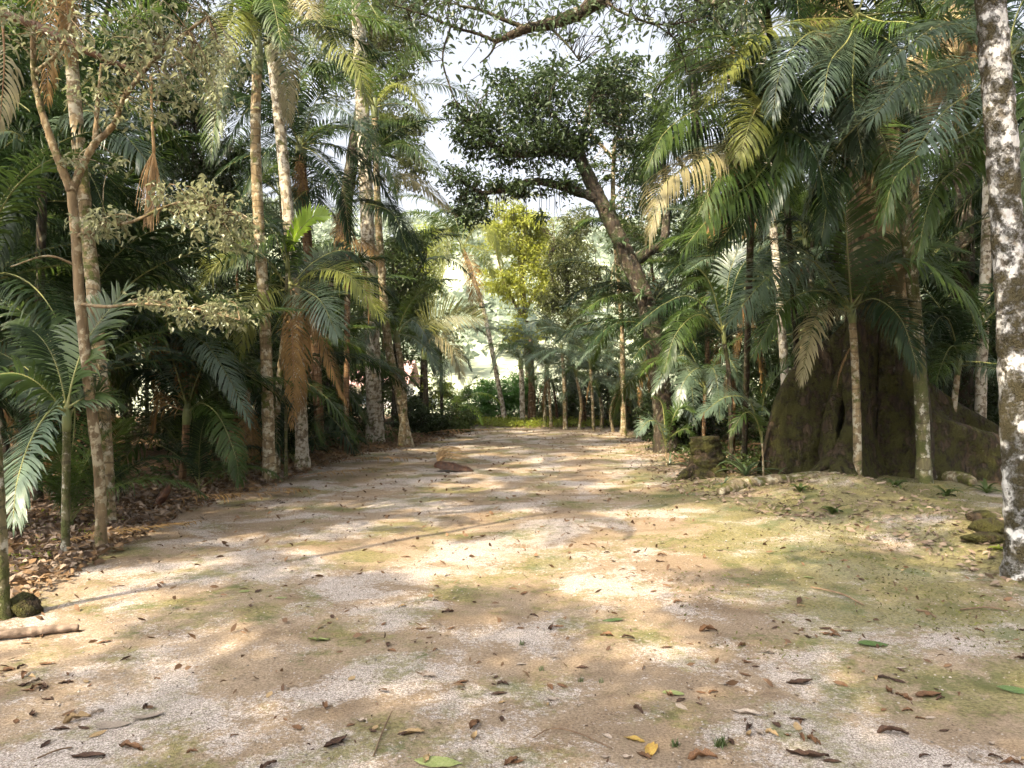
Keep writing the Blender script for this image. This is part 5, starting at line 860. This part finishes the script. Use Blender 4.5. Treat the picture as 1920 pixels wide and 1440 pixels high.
for x, y, s, kind, mat, rot, lab in [
    (1222, 1408, .14, 'curl', 'dl_yellow', 70, 'large ochre leaf with dark edges standing near bottom centre right'), (1190, 1388, .10, 'curl', 'dl_yellow', 160, 'small ochre leaf joined to the large ochre leaf'), (822, 1432, .20, 'flat', 'dl_green', -8, 'long pale green leaf lying at the bottom edge'), (1262, 1302, .13, 'flat', 'dl_green', -35, 'fresh lime leaf with brown tip right of centre'),
    (598, 1202, .14, 'curl', 'dl_green', 0, 'pale green leaf bent upright on the sand left of centre'), (1638, 1210, .19, 'flat', 'dl_deep', -5, 'deep green oval leaf lying at right'), (1908, 1297, .18, 'flat', 'dl_deep', -25, 'deep green leaf cut by the right picture edge'), (1150, 1164, .15, 'flat', 'dl_deep', 0, 'dull green long leaf on pale grit in the middle'),
    (210, 1362, .17, 'flat', 'dl_grey', 10, 'large bleached grey leaf at lower left'), (278, 1345, .15, 'flat', 'dl_grey', 40, 'bleached leaf right of the large grey leaf'), (1328, 1185, .14, 'crumple', 'dl_brown', 20, 'upright red brown leaf right of centre'), (728, 1210, .08, 'crumple', 'dl_dark', 90, 'small black upright leaf left of centre'), (1500, 1282, .15, 'curl', 'dl_dark', 5, 'dark boat shaped leaf at lower right'), (1740, 1305, .17, 'curl', 'dl_brown', 15, 'long brown leaf curling at lower right'),
    (145, 1352, .12, 'crumple', 'dl_tan', 30, 'tan crumpled leaf at lower left'), (165, 1420, .15, 'curl', 'dl_dark', 0, 'dark rolled leaf at the bottom left'), (245, 1405, .12, 'crumple', 'dl_brown', -10, 'brown winged leaf near the bottom left'), (890, 1362, .12, 'crumple', 'dl_brown', 70, 'brown upright curled leaf in the lower middle'), (630, 1395, .14, 'curl', 'dl_dark', 55, 'dark sickle leaf at the bottom left of centre'), (770, 1375, .13, 'curl', 'dl_tan', 0, 'straw coloured cupped leaf at the bottom centre'),
    (1515, 1420, .18, 'curl', 'dl_dark', -30, 'long dark rolled leaf at the bottom right'), (1675, 1378, .14, 'crumple', 'dl_dark', -10, 'dark crumpled leaf at lower right'), (1318, 1425, .13, 'crumple', 'dl_brown', 0, 'brown crumpled leaf at bottom right of centre'), (1495, 1365, .09, 'flat', 'dl_tan', 80, 'small pale yellow leaf at lower right'), (1400, 1338, .14, 'curl', 'dl_grey', -25, 'curled grey leaf on sand at lower right'), (458, 1110, .09, 'flat', 'dl_green', 0, 'lime leaf on pale grit at left'), (527, 1122, .09, 'flat', 'dl_green', 20, 'lime leaf right of another, left of centre'), (1518, 1084, .1, 'flat', 'dl_green', 0, 'lime leaf lying in the right sun patches'), (1720, 1003, .1, 'curl', 'dl_green', 90, 'pale lime leaf upright on the moss')]:
    put_leaf(x, y, s, kind, mat, lab, rot, rl.randrange(4), rng=rl)
kinds = ['curl', 'crumple', 'curl', 'crumple', 'flat']; mats = ['dl_dark', 'dl_brown', 'dl_dark', 'dl_brown', 'dl_tan', 'dl_grey', 'dl_dark', 'dl_brown']
names = {'dl_dark': 'small dark brown curled leaf scattered on the sandy path', 'dl_brown': 'small red brown dry leaf scattered on the sandy path', 'dl_tan': 'small straw coloured dry leaf scattered on the sandy path', 'dl_grey': 'small bleached grey leaf scattered on the sandy path'}
cnt = 0; cen = []
while cnt < 262:
    if cen and rl.random() < .55:
        c0 = rl.choice(cen); px, py = c0[0] + rl.gauss(0, 55), c0[1] + rl.gauss(0, 16)
    else:
        py = 905 + 535 * rl.random() ** .85; px = rl.uniform(-10, 1930)
        if rl.random() < .4: cen.append((px, py))
    if not (900 < py < 1440): continue
    g = ground_at(px, py)
    if outside(g[0], g[1]) > .1 and not (g[0] > 2 and g[1] < 10.5): continue
    mt = rl.choice(mats); put_leaf(px, py, rl.uniform(.035, .09), rl.choice(kinds), mt, names[mt] + (' at left' if px < 640 else (' in the middle' if px < 1280 else ' at right')) + (', far' if py < 1080 else ', near'), None, rl.randrange(4), 'dry leaves scattered on the path', rng=rl); cnt += 1

# uncountable litter: dry leaves along the forest edges, and the small far ones on the path
def flat_leaves(name, label, X, Y, size, mat, seed, tilt=.5, lift=.03):
    rng = np.random.default_rng(seed); n = len(X); Z = gz(X, Y) + rng.uniform(.004, lift, n); a = rng.uniform(0, 6.28, n); d = unit(np.stack([np.cos(a), np.sin(a), rng.normal(0, tilt * .5, n)], 1)); nn = unit(np.stack([rng.normal(0, tilt, n), rng.normal(0, tilt, n), np.ones(n)], 1)); s = unit(np.cross(nn, d)); nn = np.cross(d, s)
    L = (size * rng.uniform(.5, 1.5, n))[:, None]; W = L * rng.uniform(.18, .5, n)[:, None]; c = np.stack([X, Y, Z], 1); f = W * rng.uniform(-.1, .5, n)[:, None]
    V = np.stack([c - d * L * .5, c + s * W * .5 + nn * f - d * L * .1, c + s * W * .38 + nn * f + d * L * .22, c + d * L * .5 + nn * L * rng.normal(0, .12, n)[:, None], c - s * W * .38 + nn * f + d * L * .22, c - s * W * .5 + nn * f - d * L * .1], 1); i = np.arange(n)[:, None] * 6
    T = np.concatenate([i + [[0, 1, 5]], i + [[1, 2, 4]], i + [[1, 4, 5]], i + [[2, 3, 4]]]); o = MB().add(V.reshape(-1, 3), None, T).build(name, M[mat], None, smooth=False); return tag(o, label, 'leaf litter', kind='stuff')
rng = np.random.default_rng(31)
def edge_scatter(n, side, w0, w1, y0, y1):
    Y = y0 + (y1 - y0) * rng.uniform(0, 1, n) ** 1.3; E = LE if side < 0 else RE; e = np.interp(Y, E[:, 0], E[:, 1]); X = e + side * (w0 + (w1 - w0) * rng.beta(1.3, 2.2, n)); return X, Y
X, Y = edge_scatter(13000, -1, -.3, 2.6, 4.5, 27); flat_leaves('leaf_litter', 'carpet of brown dry leaves along the left wood edge', X, Y, .085, 'litter', 1, .7, .07)
X, Y = edge_scatter(6000, -1, -.2, 2.4, 4.5, 14); flat_leaves('leaf_litter', 'greyish curled dry leaves heaped at the left path edge', X, Y, .085, 'litter_grey', 2, .8, .08)
X, Y = edge_scatter(5000, 1, -.6, 2.6, 5.0, 27); flat_leaves('leaf_litter', 'thin brown litter on the mossy right side', X, Y, .075, 'litter_grey', 3, .5, .03)
n = 2600; Y = 4 + 24 * rng.uniform(0, 1, n); X = rng.uniform(-4.2, 4.2, n); ok = outside(X, Y) < 0; flat_leaves('leaf_litter', 'fine scraps of dry leaf spread over the path', X[ok], Y[ok], .06, 'scrap', 4, .9, .03)
n = 2200; Y = rng.uniform(3, 12, n); X = rng.uniform(-4, 4, n); ok = outside(X, Y) < 0; flat_leaves('leaf_litter', 'tiny crumbs of leaf and bark on the near sand', X[ok], Y[ok], .02, 'dl_dark', 5, .9, .01)
# dead fronds lying along the left edge
for k, (x, y, a, s, lab) in enumerate([(300, 948, 15, .8, 'dry tan frond lying on litter by the low palm'), (420, 925, -20, .8, 'dry frond lying at the path edge before the ringed palm'), (90, 1030, 40, .7, 'dry frond under the young palm at left'), (230, 985, 150, .7, 'dry frond behind the forked tree base'), (640, 868, -10, .9, 'dry frond at the foot of the brown palms'), (800, 815, 5, 1.0, 'dry fronds heaped at the far bend of the path'), (560, 900, 30, .7, 'dry frond between the pale trunks')]):
    p = ground_at(x, y); cv = arc_curve(2.0, 12, -6, 9); cv[:, 2] = np.minimum(cv[:, 2], .15)
    o = frond_mb(cv, .38, 36, .025, .15, .5, 500 + k, ragged=.6).build('fallen_frond', [M['frond_dead'], M['rachis_dead']]); o.location = tuple(p + [0, 0, .05]); o.rotation_euler = (0, 0, R(a)); o.scale = (s, s, s * .6); tag(o, lab, 'palm frond', 'dry fronds fallen along the left edge')
v = ground_at(290, 952); o = MB().add(*tube([(0, 0, 0), (.12, 0, .16), (.22, .02, .34)], [.05, .06, .02], 7, 12, .1, 2)).build('sheath_fragment', M['shaft_dead']); o.location = tuple(v); tag(o, 'broken piece of palm sheath jutting from the litter', 'palm sheath')

for k, (x, y, sc) in enumerate([(-4.75, 8.3, .5), (-5.2, 9.6, .6), (-4.55, 11.2, .5), (-5.3, 12.6, .65), (-4.5, 15.6, .6), (-4.7, 17.8, .6), (-3.9, 20.6, .55), (-5.6, 7.4, .6)]):
    palm('low stemless palm seedling in the litter, ' + landmark(x, y), [(x, y, 0), (x, y, .05), (x, y, .12)], .02, .018, 'bark_green', fill=6, fill_mats=('frond', 'frond_dark'), fill_shapes=('up', 'rise', 'arch'), scale=sc, shaft=.05, seed=800 + k, world=True, group='palm seedlings along the left edge', name='palm_seedling')
for k, (x, y, L, lab) in enumerate([(1455, 900, .3, 'small fern at the foot of the left buttress'), (1560, 925, .22, 'small fern before the front buttress ridge'), (1680, 915, .26, 'small fern in the giant trunk hollow'), (1775, 930, .24, 'small fern beside the green palm stem'), (1850, 925, .3, 'small fern against the long buttress wall'), (1500, 935, .2, 'tiny fern on the moss by the surface root')]):
    rosette('fern', lab, x, y, 0, 9, L, .05, 'leaf_mid', 40 + k, e=(70, 25), cat='fern', group='small ferns round the giant tree')
def pebbles(n, seed):
    rg = np.random.default_rng(seed); Y = 2.8 + 11 * rg.uniform(0, 1, n) ** 1.4; X = rg.uniform(-4, 4.2, n); dn = vnoise(X * 1.1, Y * 1.1, 41) + rg.normal(0, .18, n); ok = (outside(X, Y) < .1) & (dn > 0); X, Y = X[ok], Y[ok]; n = len(X)
    r = .0035 + .006 * rg.random(n) ** 3; c = np.stack([X, Y, gz(X, Y) + r * .25], 1); a = rg.uniform(0, 6.28, n); ca, sa = np.cos(a), np.sin(a)
    off = np.stack([np.stack([ca, sa, 0 * a], 1) * rg.uniform(.8, 1.5, n)[:, None], np.stack([-sa, ca, 0 * a], 1), -np.stack([ca, sa, 0 * a], 1), -np.stack([-sa, ca, 0 * a], 1) * rg.uniform(.8, 1.4, n)[:, None], np.stack([.2 * ca, 0 * a, .75 + 0 * a], 1)], 1)
    V = c[:, None] + off * r[:, None, None]; i = np.arange(n)[:, None] * 5; T = np.concatenate([i + [[0, 1, 4]], i + [[1, 2, 4]], i + [[2, 3, 4]], i + [[3, 0, 4]]])
    tag(MB().add(V.reshape(-1, 3), None, T).build('gravel', M['pebble'], None, False), 'small pale gravel grains strewn over the sand', 'gravel', kind='stuff')
M['pebble'] = leaf_mat('pebble', (.07, .055, .04), (.34, .30, .26), None, .85, 0.0, .2)
pebbles(14000, 3)
M['moss_flake'] = leaf_mat('moss_flake', (.045, .045, .012), (.14, .14, .04), None, .8, .1, .2)
n = 14000; Yv = rng.uniform(4.5, 12, n); Xv = rng.uniform(1.2, 6.2, n); ok = (vnoise(Xv * 1.3, Yv * 1.3, 55) + .35 * sstep(1.5, 3.5, Xv) + rng.normal(0, .1, n) > .2); flat_leaves('moss', 'low cushions of olive moss on the right side', Xv[ok], Yv[ok], .022, 'moss_flake', 12, 1.2, .012)
# ground cover: green weeds at the far end and small tufts
def ground_cover(name, label, X, Y, size, leaf, seed, hmax):
    rg = np.random.default_rng(seed); Z = gz(X, Y) + rg.uniform(.01, hmax, len(X)); mb = MB(); leaf_cloud(mb, np.stack([X, Y, Z], 1), size, rg, -.3, .4, .3); o = mb.build(name, M[leaf], None, smooth=False); tag(o, label, 'ground cover', kind='stuff')
n = 7000; ground_cover('ground_cover', 'bright green weeds along the far end of the path', rng.uniform(-2.2, 8, n), 28.2 + rng.beta(1.2, 2, n) * 3.5, .11, 'leaf_bright', 1, .22)
X, Y = edge_scatter(2600, 1, .2, 3.0, 12, 27); ground_cover('ground_cover', 'low dark green plants along the right wood edge', X, Y, .10, 'leaf_mid', 2, .2)
X, Y = edge_scatter(1800, -1, .4, 3.0, 12, 27); ground_cover('ground_cover', 'low dark plants along the left wood edge', X, Y, .10, 'leaf_mid', 3, .2)
X, Y = edge_scatter(420, -1, .2, 1.2, 5.2, 9); ground_cover('ground_cover', 'small green seedlings in the litter at the near left', X, Y, .05, 'leaf_bright', 4, .06)
def tuft(label, px, py, n, h, seed, mat='leaf_hedge'):
    rg = np.random.default_rng(seed); p = ground_at(px, py); mb = MB()
    for i in range(n):
        a = rg.uniform(0, 6.28); b = rg.normal(0, h * .25, 2); l = h * rg.uniform(.5, 1); t_ = np.array([math.cos(a) * l * .6, math.sin(a) * l * .6, l]); sd_ = np.array([-math.sin(a), math.cos(a), 0]) * h * .05; o = np.array([b[0], b[1], 0]); mb.add([o - sd_, o + sd_, o + t_ * .55 + sd_ * .8 + [0, 0, h * .1], o + t_ * .55 - sd_ * .8 + [0, 0, h * .1], o + t_], [(0, 1, 2, 3)], [(3, 2, 4)])
    o = mb.build('grass_tuft', M[mat]); o.location = tuple(p); tag(o, label, 'grass tuft', 'green tufts growing on the path')
for k, (x, y, n_, h, lab) in enumerate([(978, 1210, 26, .035, 'small dark green tuft on moss in the centre'), (1265, 1400, 40, .035, 'green weed beside the large ochre leaf'), (1090, 1278, 24, .03, 'little tuft with green bud right of the sun spot'), (1350, 1400, 40, .05, 'sparse grass blades at bottom right of centre'), (1126, 1280, 14, .035, 'wispy pale tuft right of the little budded tuft'), (1015, 1258, 14, .035, 'wispy tuft inside the small sun spot')]): tuft(lab, x, y, n_, h, 60 + k, 'leaf_mid')

# ------------------------------------------------------------------ air: thin pale haze over the whole place
def haze():
    x0, x1, y0, y1, z0, z1 = -1200, 1200, -400, 1700, -12, 75
    v = [(x, y, z) for z in (z0, z1) for x, y in ((x0, y0), (x1, y0), (x1, y1), (x0, y1))]
    m = bpy.data.materials.new('haze_air'); m.use_nodes = True; t = m.node_tree
    for n in list(t.nodes): t.nodes.remove(n)
    out = t.nodes.new('ShaderNodeOutputMaterial'); pv = t.nodes.new('ShaderNodeVolumePrincipled')
    pv.inputs['Color'].default_value = (.93, .94, .96, 1); pv.inputs['Density'].default_value = .0004; pv.inputs['Anisotropy'].default_value = .5
    t.links.new(pv.outputs[0], out.inputs['Volume'])
    o = MB().add(v, [(0, 3, 2, 1), (4, 5, 6, 7), (0, 1, 5, 4), (1, 2, 6, 5), (2, 3, 7, 6), (3, 0, 4, 7)]).build('haze', m, None, False)
    tag(o, 'thin pale haze over the clearing and the far hillside', 'haze', kind='stuff')
haze()
